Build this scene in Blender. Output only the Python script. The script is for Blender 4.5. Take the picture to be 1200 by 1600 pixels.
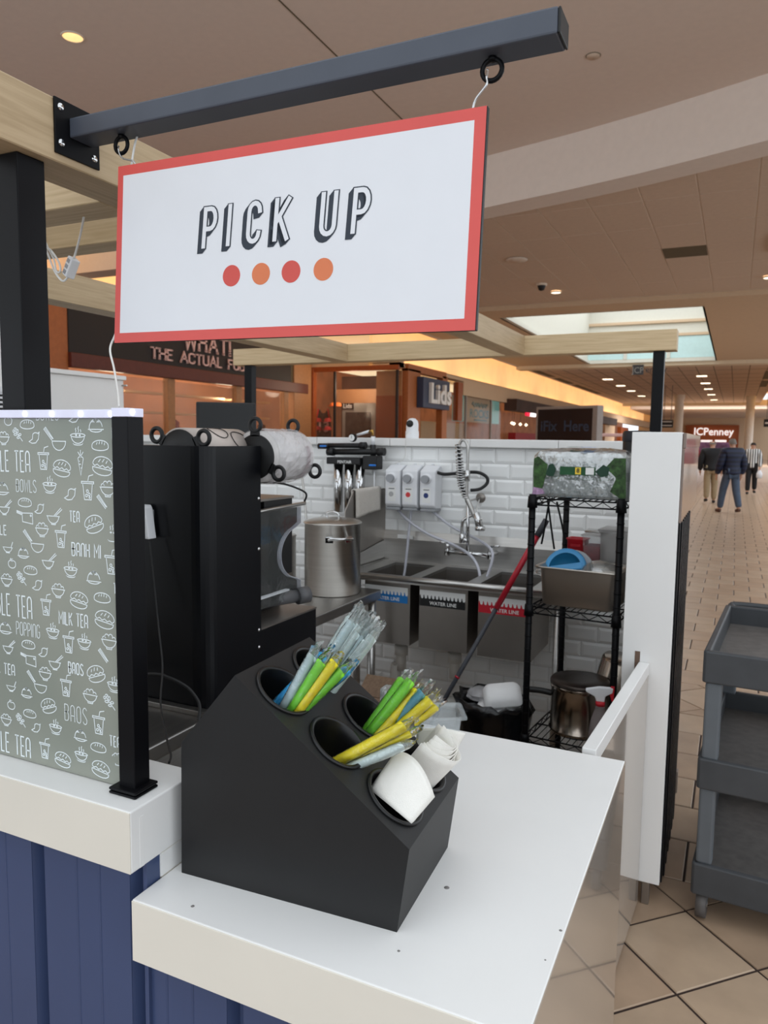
import bpy, bmesh, math, random
from mathutils import Vector, Matrix
random.seed(11)
for o in list(bpy.data.objects): bpy.data.objects.remove(o)
S = bpy.context.scene
C = S.collection
R = math.radians
# ---------------------------------------------------------------- camera
FPX, YAW, PITCH, ROLL, EYE = 1168.35, R(25.0417), R(5.6258), R(0.7633), 1.6
fw = Vector((-math.sin(YAW)*math.cos(PITCH), math.cos(YAW)*math.cos(PITCH), -math.sin(PITCH)))
rt0 = Vector((math.cos(YAW), math.sin(YAW), 0)); up0 = rt0.cross(fw)
rt = rt0*math.cos(ROLL)+up0*math.sin(ROLL); up = up0*math.cos(ROLL)-rt0*math.sin(ROLL)
cam_d = bpy.data.cameras.new('camera'); cam = bpy.data.objects.new('camera', cam_d); C.objects.link(cam)
cam.matrix_world = Matrix(((rt.x, up.x, -fw.x, 0), (rt.y, up.y, -fw.y, 0), (rt.z, up.z, -fw.z, EYE), (0, 0, 0, 1)))
cam_d.sensor_fit = 'VERTICAL'; cam_d.sensor_height = 36; cam_d.lens = FPX*36/1600
cam_d.clip_start = .02; cam_d.clip_end = 400
cam_d.dof.use_dof = True; cam_d.dof.focus_distance = 1.35; cam_d.dof.aperture_fstop = 9.0
S.camera = cam
# ---------------------------------------------------------------- light
W = bpy.data.worlds.new('daylight'); S.world = W; W.use_nodes = True
W.node_tree.nodes['Background'].inputs[0].default_value = (.88, .94, 1.0, 1)
W.node_tree.nodes['Background'].inputs[1].default_value = 1.55
def area(name, loc, rot, sx, sy, power, col):
    d = bpy.data.lights.new(name, 'AREA'); d.shape = 'RECTANGLE'; d.size = sx; d.size_y = sy; d.energy = power; d.color = col
    o = bpy.data.objects.new(name, d); C.objects.link(o); o.location = loc; o.rotation_euler = rot; return o
area('corridor_skylight_daylight', (-2.9, 22.6, 6.55), (0, 0, 0), 4.0, 10.5, 170, (.95, .98, 1.0))
area('far_slot_daylight', (-1.0, 60.2, 4.38), (0, 0, 0), 9.0, 3.4, 900, (.96, .98, 1.0))
S.view_settings.view_transform = 'Standard'; S.view_settings.look = 'None'
S.view_settings.exposure = 0.0; S.view_settings.gamma = 1.0; S.view_settings.use_curve_mapping = False
# ---------------------------------------------------------------- helpers
def ray(x, y): return fw + rt*((x-600)/FPX) - up*((y-800)/FPX)
CP = Vector((0, 0, EYE))
def atY(x, y, Y): d = ray(x, y); return CP + d*(Y/d.y)
def atX(x, y, X): d = ray(x, y); return CP + d*(X/d.x)
def atZ(x, y, Z): d = ray(x, y); return CP + d*((Z-EYE)/d.z)
def lin(c): return c/12.92 if c <= .04045 else ((c+.055)/1.055)**2.4
def rgb(r, g, b): return (lin(r/255), lin(g/255), lin(b/255), 1)
MATS = {}
def mat(name, col, rough=.5, metal=0., var=.06, scale=14., bump=0., bscale=120., stretch=None, trans=0., ior=1.45, emit=0., ecol=None, alpha=1., spec=.5, coat=0.):
    m = bpy.data.materials.new(name); m.use_nodes = True; nt = m.node_tree; n = nt.nodes; b = n['Principled BSDF']
    b.inputs['Roughness'].default_value = rough; b.inputs['Metallic'].default_value = metal
    b.inputs['Transmission Weight'].default_value = trans; b.inputs['IOR'].default_value = ior
    b.inputs['Alpha'].default_value = alpha; b.inputs['Specular IOR Level'].default_value = spec; b.inputs['Coat Weight'].default_value = coat
    if len(col) == 3: col = rgb(*col)
    b.inputs['Base Color'].default_value = col
    if emit:
        b.inputs['Emission Color'].default_value = (rgb(*ecol) if ecol else col); b.inputs['Emission Strength'].default_value = emit
    if var or bump:
        tc = n.new('ShaderNodeTexCoord'); mp = n.new('ShaderNodeMapping'); nt.links.new(tc.outputs['Object'], mp.inputs[0])
        if stretch: mp.inputs['Scale'].default_value = stretch
    if var:
        no = n.new('ShaderNodeTexNoise'); no.inputs['Scale'].default_value = scale; no.inputs['Detail'].default_value = 5
        nt.links.new(mp.outputs[0], no.inputs['Vector'])
        cr = n.new('ShaderNodeValToRGB'); cr.color_ramp.elements[0].position = .3; cr.color_ramp.elements[1].position = .7
        cr.color_ramp.elements[0].color = tuple(c*(1-var) for c in col[:3])+(1,); cr.color_ramp.elements[1].color = tuple(min(1, c*(1+var)) for c in col[:3])+(1,)
        nt.links.new(no.outputs[0], cr.inputs[0]); nt.links.new(cr.outputs[0], b.inputs['Base Color'])
    if bump:
        n2 = n.new('ShaderNodeTexNoise'); n2.inputs['Scale'].default_value = bscale; n2.inputs['Detail'].default_value = 3
        nt.links.new(mp.outputs[0], n2.inputs['Vector'])
        bp = n.new('ShaderNodeBump'); bp.inputs['Strength'].default_value = bump; bp.inputs['Distance'].default_value = .004
        nt.links.new(n2.outputs[0], bp.inputs['Height']); nt.links.new(bp.outputs[0], b.inputs['Normal'])
    MATS[name] = m; return m
def film(name, col=(235, 240, 240), gloss=.25, haze=.12, rough=.12, bump=.6, bscale=60.):
    """thin clear plastic: see-through with a little milky haze and crinkled gloss"""
    m = bpy.data.materials.new(name); m.use_nodes = True; nt = m.node_tree; n = nt.nodes; n.remove(n['Principled BSDF']); out = n['Material Output']
    tr = n.new('ShaderNodeBsdfTransparent'); tr.inputs[0].default_value = (.97, .98, .98, 1)
    df = n.new('ShaderNodeBsdfDiffuse'); df.inputs[0].default_value = rgb(*col)
    gl = n.new('ShaderNodeBsdfGlossy'); gl.inputs['Roughness'].default_value = rough; gl.inputs[0].default_value = (1, 1, 1, 1)
    tc = n.new('ShaderNodeTexCoord'); no = n.new('ShaderNodeTexNoise'); no.inputs['Scale'].default_value = bscale; nt.links.new(tc.outputs['Object'], no.inputs['Vector'])
    bp = n.new('ShaderNodeBump'); bp.inputs['Strength'].default_value = bump; bp.inputs['Distance'].default_value = .01; nt.links.new(no.outputs[0], bp.inputs['Height']); nt.links.new(bp.outputs[0], gl.inputs['Normal'])
    fr = n.new('ShaderNodeFresnel'); fr.inputs[0].default_value = 1.35; nt.links.new(bp.outputs[0], fr.inputs['Normal'])
    ad = n.new('ShaderNodeMath'); ad.operation = 'MULTIPLY_ADD'; ad.inputs[1].default_value = 1.2; ad.inputs[2].default_value = gloss*.3; nt.links.new(fr.outputs[0], ad.inputs[0])
    m1 = n.new('ShaderNodeMixShader'); m1.inputs[0].default_value = haze; nt.links.new(tr.outputs[0], m1.inputs[1]); nt.links.new(df.outputs[0], m1.inputs[2])
    m2 = n.new('ShaderNodeMixShader'); nt.links.new(ad.outputs[0], m2.inputs[0]); nt.links.new(m1.outputs[0], m2.inputs[1]); nt.links.new(gl.outputs[0], m2.inputs[2])
    nt.links.new(m2.outputs[0], out.inputs[0]); MATS[name] = m; return m
def wood(name, a, b, scale=3.5, axis=0, rough=.55):
    m = bpy.data.materials.new(name); m.use_nodes = True; nt = m.node_tree; n = nt.nodes; bs = n['Principled BSDF']; bs.inputs['Roughness'].default_value = rough
    tc = n.new('ShaderNodeTexCoord'); mp = n.new('ShaderNodeMapping'); nt.links.new(tc.outputs['Object'], mp.inputs[0])
    sc = [26, 26, 26]; sc[axis] = 1.2; mp.inputs['Scale'].default_value = sc
    n1 = n.new('ShaderNodeTexNoise'); n1.inputs['Scale'].default_value = scale; n1.inputs['Detail'].default_value = 6; n1.inputs['Distortion'].default_value = .6; nt.links.new(mp.outputs[0], n1.inputs['Vector'])
    cr = n.new('ShaderNodeValToRGB'); cr.color_ramp.elements[0].position = .32; cr.color_ramp.elements[1].position = .68; cr.color_ramp.elements[0].color = rgb(*a); cr.color_ramp.elements[1].color = rgb(*b)
    nt.links.new(n1.outputs[0], cr.inputs[0]); nt.links.new(cr.outputs[0], bs.inputs['Base Color']); MATS[name] = m; return m

class MB:
    """collects geometry and links it as ONE mesh object"""
    def __init__(s): s.v = []; s.f = []; s.sm = []
    def add(s, vs, fs, smooth=False):
        o = len(s.v); s.v += [tuple(v) for v in vs]; s.f += [tuple(i+o for i in f) for f in fs]; s.sm += [smooth]*len(fs); return s
    def box(s, x0, x1, y0, y1, z0, z1, M=None):
        vs = [(x, y, z) for z in (z0, z1) for y in (y0, y1) for x in (x0, x1)]
        if M: vs = [M @ Vector(v) for v in vs]
        return s.add(vs, [(0, 2, 3, 1), (4, 5, 7, 6), (0, 1, 5, 4), (2, 6, 7, 3), (0, 4, 6, 2), (1, 3, 7, 5)])
    def rbox(s, x0, x1, y0, y1, z0, z1, r=.004, seg=2, M=None):
        bm = bmesh.new(); bmesh.ops.create_cube(bm, size=1)
        for v in bm.verts: v.co = Vector(((x0+x1)/2+v.co.x*(x1-x0), (y0+y1)/2+v.co.y*(y1-y0), (z0+z1)/2+v.co.z*(z1-z0)))
        r = min(r, .49*min(x1-x0, y1-y0, z1-z0))
        bmesh.ops.bevel(bm, geom=bm.edges[:], offset=r, segments=seg, affect='EDGES', profile=.5); return s.frombm(bm, M)
    def frombm(s, bm, M=None, smooth=False):
        bm.verts.index_update(); vs = [(M @ v.co if M else v.co) for v in bm.verts]; fs = [[v.index for v in f.verts] for f in bm.faces]; bm.free(); return s.add(vs, fs, smooth)
    def prism(s, pts, d, smooth=False):
        """pts: closed planar loop of 3D points, extruded by vector d"""
        n = len(pts); d = Vector(d); a = [Vector(p) for p in pts]; b = [p+d for p in a]
        s.add(a+b, [tuple(range(n-1, -1, -1)), tuple(range(n, 2*n))]); o = len(s.v)-2*n
        s.f += [(o+i, o+(i+1) % n, o+n+(i+1) % n, o+n+i) for i in range(n)]; s.sm += [smooth]*n; return s
    def tube(s, pts, r, n=8, caps=True, closed=False):
        pts = [Vector(p) for p in pts]; m = len(pts); rs = list(r) if isinstance(r, (list, tuple)) else [r]*m
        if len(rs) != m: rs = [rs[min(int(i/(m-1)*(len(rs)-1)), len(rs)-2)]*(1-(i/(m-1)*(len(rs)-1)-min(int(i/(m-1)*(len(rs)-1)), len(rs)-2)))+rs[min(int(i/(m-1)*(len(rs)-1)), len(rs)-2)+1]*(i/(m-1)*(len(rs)-1)-min(int(i/(m-1)*(len(rs)-1)), len(rs)-2)) for i in range(m)]
        nrm = None; rings = []
        for i in range(m):
            if closed: t = (pts[(i+1) % m]-pts[i-1]).normalized()
            else: t = (pts[min(i+1, m-1)]-pts[max(i-1, 0)]).normalized()
            if nrm is None: nrm = t.orthogonal().normalized()
            else:
                nrm = nrm-t*nrm.dot(t); nrm = nrm.normalized() if nrm.length > 1e-6 else t.orthogonal().normalized()
            bn = t.cross(nrm); rings.append([pts[i]+(nrm*math.cos(2*math.pi*k/n)+bn*math.sin(2*math.pi*k/n))*rs[i] for k in range(n)])
        vs = [p for q in rings for p in q]; fs = []
        for i in range(m if closed else m-1):
            j = (i+1) % m
            for k in range(n): fs.append((i*n+k, i*n+(k+1) % n, j*n+(k+1) % n, j*n+k))
        s.add(vs, fs, True)
        if caps and not closed: o = len(s.v)-len(vs); s.f += [tuple(o+k for k in range(n-1, -1, -1)), tuple(o+(m-1)*n+k for k in range(n))]; s.sm += [False]*2
        return s
    def cyl(s, p0, p1, r, n=16, r1=None, caps=True): return s.tube([p0, p1], [r, r if r1 is None else r1], n, caps)
    def lathe(s, prof, n=24, M=None, a0=0, a1=2*math.pi):
        """prof: (radius, z) list turned about z"""
        full = abs(a1-a0-2*math.pi) < 1e-6; k = n if full else n+1; vs = []; fs = []
        for r, z in prof:
            for i in range(k): a = a0+(a1-a0)*i/n; vs.append(Vector((r*math.cos(a), r*math.sin(a), z)))
        for j in range(len(prof)-1):
            for i in range(n): i2 = (i+1) % k; fs.append((j*k+i, j*k+i2, (j+1)*k+i2, (j+1)*k+i))
        if M: vs = [M @ v for v in vs]
        return s.add(vs, fs, True)
    def sheet(s, fn, nu, nv, smooth=True):
        vs = [fn(i/nu, j/nv) for j in range(nv+1) for i in range(nu+1)]; w = nu+1
        return s.add(vs, [(j*w+i, j*w+i+1, (j+1)*w+i+1, (j+1)*w+i) for j in range(nv) for i in range(nu)], smooth)
    def mesh(s, name):
        me = bpy.data.meshes.new(name); me.from_pydata(s.v, [], s.f); me.polygons.foreach_set('use_smooth', s.sm); me.update(); return me
    def build(s, name, m, parent=None, world=False, thick=0, bevel=0, label=None, subsurf=0):
        if world and parent is not None:
            iv = WM[parent.name].inverted(); s.v = [tuple(iv @ Vector(v)) for v in s.v]
        me = s.mesh(name); o = bpy.data.objects.new(name, me); C.objects.link(o); me.materials.append(MATS[m] if isinstance(m, str) else m)
        if parent is not None: o.parent = parent; WM[o.name] = WM[parent.name]
        else: WM[o.name] = Matrix()
        if thick: q = o.modifiers.new('solid', 'SOLIDIFY'); q.thickness = thick; q.offset = 0
        if bevel: q = o.modifiers.new('bevel', 'BEVEL'); q.width = bevel; q.segments = 2; q.limit_method = 'ANGLE'
        if subsurf: q = o.modifiers.new('sub', 'SUBSURF'); q.levels = subsurf; q.render_levels = subsurf
        if label: o['label'] = label
        return o
WM = {}
def tag(o, label, cat, group=None, kind=None):
    o['label'] = label; o['category'] = cat
    if group: o['group'] = group
    if kind: o['kind'] = kind
    return o
def struct(o): o['kind'] = 'structure'; return o
def thing(name, label, cat, loc=(0, 0, 0), rotz=0, group=None, M=None):
    o = bpy.data.objects.new(name, None); C.objects.link(o); o.empty_display_size = .05
    mw = M if M else Matrix.Translation(Vector(loc)) @ Matrix.Rotation(rotz, 4, 'Z')
    o.matrix_world = mw; o.location = mw.to_translation(); o.rotation_euler = mw.to_euler(); WM[o.name] = mw.copy(); return tag(o, label, cat, group)
def sthing(name, loc=(0, 0, 0)):
    o = bpy.data.objects.new(name, None); C.objects.link(o); o.location = loc; WM[o.name] = Matrix.Translation(Vector(loc)); return struct(o)
def copies(name, me, m, parent, places):
    """alike pieces that share one mesh"""
    me.materials.append(MATS[m] if isinstance(m, str) else m)
    for p in places:
        o = bpy.data.objects.new(name, me); C.objects.link(o); o.parent = parent
        o.location = p[:3]
        if len(p) > 3: o.rotation_euler = (0, 0, p[3])
        WM[o.name] = WM[parent.name]
def smooth_path(pts, k=6):
    pts = [Vector(p) for p in pts]; out = []
    for i in range(len(pts)-1):
        p0, p1, p2, p3 = pts[max(i-1, 0)], pts[i], pts[i+1], pts[min(i+2, len(pts)-1)]
        for j in range(k):
            t = j/k; out.append(.5*((2*p1)+(p2-p0)*t+(2*p0-5*p1+4*p2-p3)*t*t+(3*p1-p0-3*p2+p3)*t**3))
    return out+[pts[-1]]
def text_mb(s, size, M, depth=.0, bold=0., width=1.):
    cu = bpy.data.curves.new('lettering', 'FONT'); cu.body = s; cu.size = size; cu.extrude = depth; cu.offset = bold; cu.align_x = 'CENTER'; cu.align_y = 'CENTER'; cu.resolution_u = 3
    o = bpy.data.objects.new('lettering', cu); C.objects.link(o); dg = bpy.context.evaluated_depsgraph_get(); me = bpy.data.meshes.new_from_object(o.evaluated_get(dg))
    mb = MB(); mb.add([M @ Vector((v.co.x*width, v.co.y, v.co.z)) for v in me.vertices], [tuple(p.vertices) for p in me.polygons]); bpy.data.objects.remove(o); bpy.data.meshes.remove(me); return mb
# stroke lettering and icons: polylines turned into flat ribbons
def arc(cx, cy, rx, ry, a0, a1, n=8): return [(cx+rx*math.cos(R(a0+(a1-a0)*i/n)), cy+ry*math.sin(R(a0+(a1-a0)*i/n))) for i in range(n+1)]
w_ = .42; h_ = w_/2
GL = {
 'A': (w_, [[(0, 0)]+arc(h_, .79, h_, .21, 180, 0)+[(w_, 0)], [(0, .36), (w_, .36)]]),
 'B': (w_, [[(0, 0), (0, 1)]+arc(w_-.17, .77, .16, .23, 90, -90)+[(0, .54)], [(0, .54)]+arc(w_-.18, .27, .18, .27, 90, -90)+[(0, 0)]]),
 'C': (w_, [arc(h_, .79, h_, .21, 0, 180)+arc(h_, .21, h_, .21, 180, 360)]),
 'E': (.34, [[(.34, 1), (0, 1), (0, 0), (.34, 0)], [(0, .53), (.28, .53)]]),
 'F': (.34, [[(.34, 1), (0, 1), (0, 0)], [(0, .53), (.28, .53)]]),
 'G': (w_, [arc(h_, .79, h_, .21, 0, 180)+arc(h_, .21, h_, .21, 180, 360)+[(w_, .45), (.24, .45)]]),
 'H': (w_, [[(0, 0), (0, 1)], [(w_, 0), (w_, 1)], [(0, .53), (w_, .53)]]),
 'I': (.0, [[(0, 0), (0, 1)]]),
 'K': (w_, [[(0, 0), (0, 1)], [(w_, 1), (.03, .45)], [(.12, .57), (w_, 0)]]),
 'L': (.32, [[(0, 1), (0, 0), (.32, 0)]]),
 'M': (.56, [[(0, 0), (0, 1), (.28, .4), (.56, 1), (.56, 0)]]),
 'N': (w_, [[(0, 0)]+arc(h_, .79, h_, .21, 180, 0)+[(w_, 0)]]),
 'O': (w_, [arc(h_, .79, h_, .21, 0, 180)+arc(h_, .21, h_, .21, 180, 360)+[(w_, .79)]]),
 'P': (w_, [[(0, 0), (0, 1)], [(0, 1)]+arc(w_-.2, .73, .2, .27, 90, -90)+[(0, .46)]]),
 'R': (w_, [[(0, 0), (0, 1)]+arc(w_-.2, .73, .2, .27, 90, -90)+[(0, .46)], [(.16, .46), (w_, 0)]]),
 'S': (w_, [arc(h_, .77, h_, .23, 20, 200)+[(.1, .6), (.32, .4)]+arc(h_, .23, h_, .23, 20, -160)]),
 'T': (w_, [[(0, 1), (w_, 1)], [(h_, 1), (h_, 0)]]),
 'U': (w_, [[(0, 1)]+arc(h_, .21, h_, .21, 180, 360)+[(w_, 1)]]),
 'W': (.6, [[(0, 1), (.12, 0), (.3, .75), (.48, 0), (.6, 1)]]),
 'X': (w_, [[(0, 0), (w_, 1)], [(0, 1), (w_, 0)]]),
 '!': (.0, [[(0, 1), (0, .3)], [(0, .1), (0, 0)]]),
}
def ribbon(pts, hw, ext=0.):
    """flat band along a 2D polyline with mitred corners -> (verts, faces)"""
    P = [Vector(p) for p in pts]; P = [p for i, p in enumerate(P) if i == 0 or (p-P[i-1]).length > 1e-6]
    if len(P) < 2: return [], []
    closed = (P[0]-P[-1]).length < 1e-6 and len(P) > 3
    if not closed and ext: P[0] = P[0]+(P[0]-P[1]).normalized()*ext; P[-1] = P[-1]+(P[-1]-P[-2]).normalized()*ext
    n = len(P); vs = []
    for i in range(n):
        a = (P[i]-P[i-1]).normalized() if i else ((P[-1]-P[-2]).normalized() if closed else None)
        b = (P[i+1]-P[i]).normalized() if i < n-1 else ((P[1]-P[0]).normalized() if closed else None)
        a = a or b; b = b or a; t = (a+b); t = t.normalized() if t.length > .2 else b
        nn = Vector((-t.y, t.x)); k = hw/max(.45, nn.dot(Vector((-b.y, b.x)))); vs += [P[i]+nn*k, P[i]-nn*k]
    return vs, [(2*i, 2*i+1, 2*i+3, 2*i+2) for i in range(n-1)]
def layout(s, h, gap=.2, space=.45, per=False):
    """word -> list of polylines, total width, height h"""
    out = []; x = 0
    for ch in s:
        if ch == ' ': x += space; continue
        w, st = GL[ch]; ln = [[((px+x)*h, py*h) for px, py in l] for l in st]; out += [ln] if per else ln; x += w+gap
    return out, (x-gap)*h
# ================================================================ materials
mat('floor_tile', (172, 146, 122), .34, var=.13, scale=5, bump=.05, bscale=40)
mat('floor_tile_pale', (180, 156, 132), .34, var=.12, scale=5, bump=.05, bscale=40)
mat('grout', (58, 44, 38), .9)
mat('ceiling_paint', (226, 210, 198), .9, var=.02)
mat('bulkhead_paint', (228, 216, 206), .9, var=.02)
mat('ceiling_panel', (206, 184, 164), .9, var=.03, bump=.1, bscale=300)
mat('t_bar', (214, 198, 182), .8)
mat('dark_vent', (96, 84, 62), .8)
mat('cream', (222, 206, 180), .8, var=.03)
mat('fascia', (206, 180, 150), .8, var=.03)
mat('skylight_wall', (214, 212, 200), .85, var=.02)
mat('skylight_glass', (196, 226, 226), .3, var=.03)
mat('white_lam', (232, 231, 229), .33, var=.012, scale=6)
mat('cream_lam', (226, 220, 208), .22, var=.02, scale=5)
mat('gate_lam', (172, 160, 148), .08, var=.02, scale=5, coat=.5)
mat('blue_panel', (61, 75, 110), .38, var=.05, scale=4, bump=.02, bscale=30)
mat('black_metal', (11, 11, 14), .42, var=.1, spec=.18)
mat('black_powder', (30, 31, 38), .45, var=.08, bump=.04, bscale=400)
mat('bar_paint', (72, 77, 88), .42, var=.05)
mat('black_plastic', (22, 22, 23), .5, var=.1, bump=.05, bscale=500)
mat('tile_white', (246, 247, 246), .16, var=.015, spec=.6)
mat('tile_grout', (214, 214, 212), .85)
mat('brown_gloss', (112, 92, 80), .12, var=.15, scale=4, coat=.4)
mat('steel', (190, 188, 185), .34, metal=1, var=.08, scale=4, stretch=(1, 1, 18))
mat('steel_dark', (150, 147, 144), .38, metal=1, var=.1, scale=4, stretch=(14, 1, 1))
mat('steel_side', (158, 152, 146), .42, metal=1, var=.08, scale=5)
mat('chrome', (205, 205, 205), .1, metal=1, var=0.02)
mat('white_plastic', (226, 227, 230), .35, var=.02)
mat('grey_plastic', (150, 152, 156), .4, var=.03)
mat('dark_rubber', (32, 32, 33), .6)
mat('clear_hose', (205, 206, 216), .2, var=.03, alpha=.75)
wood('beam_wood_x', (184, 158, 120), (204, 180, 142), axis=0)
wood('beam_wood_y', (172, 148, 114), (192, 168, 134), axis=1)
# ================================================================ floor
floor = sthing('floor')
MB().box(-14, 9, -4, 90, -.06, -.004).build('floor_bed', 'grout', floor)
def tile_mesh(name, s, t=.012, b=.003, sy=None):
    sy = sy or s; a, c = s/2, sy/2
    vs = [(-a, -c, -t), (a, -c, -t), (a, c, -t), (-a, c, -t), (-a, -c, -b), (a, -c, -b), (a, c, -b), (-a, c, -b), (-a+b, -c+b, 0), (a-b, -c+b, 0), (a-b, c-b, 0), (-a+b, c-b, 0)]
    fs = [(0, 1, 5, 4), (1, 2, 6, 5), (2, 3, 7, 6), (3, 0, 4, 7), (4, 5, 9, 8), (5, 6, 10, 9), (6, 7, 11, 10), (7, 4, 8, 11), (8, 9, 10, 11)]
    return MB().add(vs, fs).mesh(name)
P12 = .305
near, far, clipd = [], [], []
dA = [(1, 0), (0, 1)]
# diagonal field near the counter
for i in range(-12, 16):
    for j in range(-14, 14):
        u = 2.14+.4313*i+.2157; v = -2.281+.4313*j+.2157; x, y = (u+v)/2, (u-v)/2
        if -4 < x < 3.2 and 2.60 < y < 3.05 and y-.2157 < 2.82: clipd.append((x, y, 2.823, 1))
        elif -4 < x < 3.2 and -.6 < y <= 2.60: (near if (-.42 < x < .9 and y > 1.7) else far).append((x, y, 0, R(45)))
# straight courses, with a band of diagonal tiles across the corridor at 4.7-5.6 m
row = 0; y = 2.823+P12/2
while y < 34:
    if 4.7 < y < 5.2:
        row += 1; y += P12; continue
    off = -.24 if row % 2 else -.088
    for k in range(-26, 12):
        x = off+P12/2+k*P12
        if -8 < x < 3.4: (near if (-.5 < x < (.9 if y < 8 else 1.2) and y < 12.2) else far).append((x, y, 0, 0))
    row += 1; y += P12
for k in range(-19, 9):
    x = -.1+k*.4313
    (near if -.5 < x < .9 else far).append((x, 5.0, 0, R(45))); clipd.append((x+.2157, 4.784, 4.653, -1)); clipd.append((x, 5.431, 5.263, 1)); clipd.append((x+.2157, 5.2157, 5.263, 1)); clipd.append((x, 4.5687, 4.653, -1))
cl2 = []
near.sort(key=lambda p: p[1]); far += near[280:]; near = near[:280]
for x, y, lim, sg in clipd:
    a = (P12-.008)/math.sqrt(2); pl_ = [(x-a, y), (x, y-a), (x+a, y), (x, y+a)]; q_ = []; lim2 = lim-sg*.004
    for (x0, y0), (x1, y1) in zip(pl_, pl_[1:]+pl_[:1]):
        in0, in1 = (lim2-y0)*sg >= 0, (lim2-y1)*sg >= 0
        if in0: q_.append((x0, y0))
        if in0 != in1: f_ = (lim2-y0)/(y1-y0); q_.append((x0+(x1-x0)*f_, lim2))
    if len(q_) > 2 and -.6 < x < 1.2: MB().prism([(u, v, -.008) for u, v in q_], (0, 0, .008)).build('floor_tile', 'floor_tile', floor)
    elif len(q_) > 2: cl2.append(q_)
mA, mBm = tile_mesh('floor_tile', P12-.008), tile_mesh('floor_tile', P12-.008)
copies('floor_tile', mA, 'floor_tile', floor, near[0::2]); copies('floor_tile', mBm, 'floor_tile_pale', floor, near[1::2])
st = MB(); a = P12/2-.004
for x, y, z, r in far:
    c, s_ = math.cos(r)*a, math.sin(r)*a
    st.add([(x+px*c-py*s_, y+px*s_+py*c, 0) for px, py in ((-1, -1), (1, -1), (1, 1), (-1, 1))], [(0, 1, 2, 3)])
for q_ in cl2: st.add([(u, v, 0) for u, v in q_], [tuple(range(len(q_)))])
o = st.build('floor_tiles_beyond', 'floor_tile', floor); o['kind'] = 'stuff'
MB().box(-8, 3.4, 34, 90, -.004, 0).build('far_floor', 'floor_tile', floor)
# ================================================================ ceilings
ZC = 4.4; ZH = 5.0
bulk = [(-16, 9.9), (-9, 9.85), (-6, 9.6), (-4.3, 9.3), (-2.9, 9.0), (-1.79, 8.72), (-1.07, 8.5), (-.44, 8.27), (.12, 8.05), (1.5, 7.45), (3.2, 6.5), (5, 5.1), (7, 3)]
ce = MB(); ce.prism([(x, y, ZH) for x, y in bulk]+[(7, 3, ZH), (3.2, 3, ZH), (3.2, 4.1, ZH), (-3.8, 4.1, ZH), (-3.8, -3.2, ZH), (-16, -3.2, ZH)], (0, 0, .1)); high = struct(ce.build('ceiling_high', 'ceiling_paint'))
s2 = sthing('added_skylight')   # large unseen skylight opening, added to light the kiosk from above
w2 = MB(); w2.box(-3.84, -3.8, -3.2, 4.1, ZH, ZH+.6); w2.box(3.2, 3.24, -3.2, 4.1, ZH, ZH+.6); w2.box(-3.84, 3.24, 4.1, 4.14, ZH, ZH+.6); w2.box(-3.84, 3.24, -3.24, -3.2, ZH, ZH+.6); w2.build('skylight_well', 'skylight_wall', s2)
for x in (-2.05, -.3, 1.45): MB().box(x-.03, x+.03, -3.2, 4.1, ZH+.5, ZH+.6).build('mullion', 'skylight_wall', s2)
for y in (-.76, 1.67): MB().box(-3.8, 3.2, y-.03, y+.03, ZH+.5, ZH+.6).build('mullion', 'skylight_wall', s2)
sm = MB()
for x in (-7.4, -3.42, .6): sm.box(x-.006, x+.006, 4.1, 9.2 if x < 0 else 7.7, ZH-.004, ZH+.002)
sm.build('seam', 'dark_vent', high)
bk = MB(); n = len(bulk)
inner = [(x*1.0+.03, y+.42) for x, y in bulk]
bk.add([(x, y, ZC) for x, y in bulk]+[(x, y, ZH+.02) for x, y in bulk], [(i, i+1, n+i+1, n+i) for i in range(n-1)], True)
bk.add([(x, y, ZC) for x, y in bulk]+[(x, y, ZC) for x, y in inner], [(i, n+i, n+i+1, i+1) for i in range(n-1)])
bk.add([(x, y, ZC) for x, y in inner]+[(x, y, ZC+.03) for x, y in inner], [(i, n+i, n+i+1, i+1) for i in range(n-1)])
struct(bk.build('ceiling_bulkhead', 'bulkhead_paint'))
low = sthing('ceiling_low')
MB().prism([(x, y, ZC+.035) for x, y in [(-7.75, 9.98), (-6, 9.9), (-4.3, 9.6), (-2.9, 9.3), (-1.79, 9.0), (-1.07, 8.8), (-.44, 8.55), (.12, 8.35), (1.3, 7.9), (1.3, 15.75), (-7.75, 15.75)]], (0, 0, .06)).build('panel_backing', 't_bar', low)
def curve_y(x):
    for (x0, y0), (x1, y1) in zip(inner, inner[1:]):
        if x0 <= x <= x1: return y0+(y1-y0)*(x-x0)/(x1-x0)
    return 9
mp_ = MB().rbox(-.298, .298, -.6, .6, ZC+.028, ZC+.05, .004, 1).mesh('ceiling_panel'); pl = []
for i in range(-9, 4):
    x = -.84+.61*i
    for j in range(-1, 6):
        y = 8.95+1.215*j
        y0c = curve_y(x-.3)-.12
        if y+.6 > 15.8 or (i == 0 and j == 3): continue
        if y-.6 > y0c: pl.append((x, y, 0))
        elif y+.6 > y0c+.1: MB().rbox(x-.298, x+.298, y0c, y+.6, ZC+.028, ZC+.05, .004, 1).build('ceiling_panel', 'ceiling_panel', low)
copies('ceiling_panel', mp_, 'ceiling_panel', low, pl)
MB().box(-1.14, -.54, 11.98, 12.6, ZC+.022, ZC+.03).build('return_air_grille', 'dark_vent', low)
MB().box(-1.14, -.54, 12.6, 13.2, ZC+.026, ZC+.05).build('ceiling_panel', 'ceiling_panel', low)
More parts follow.
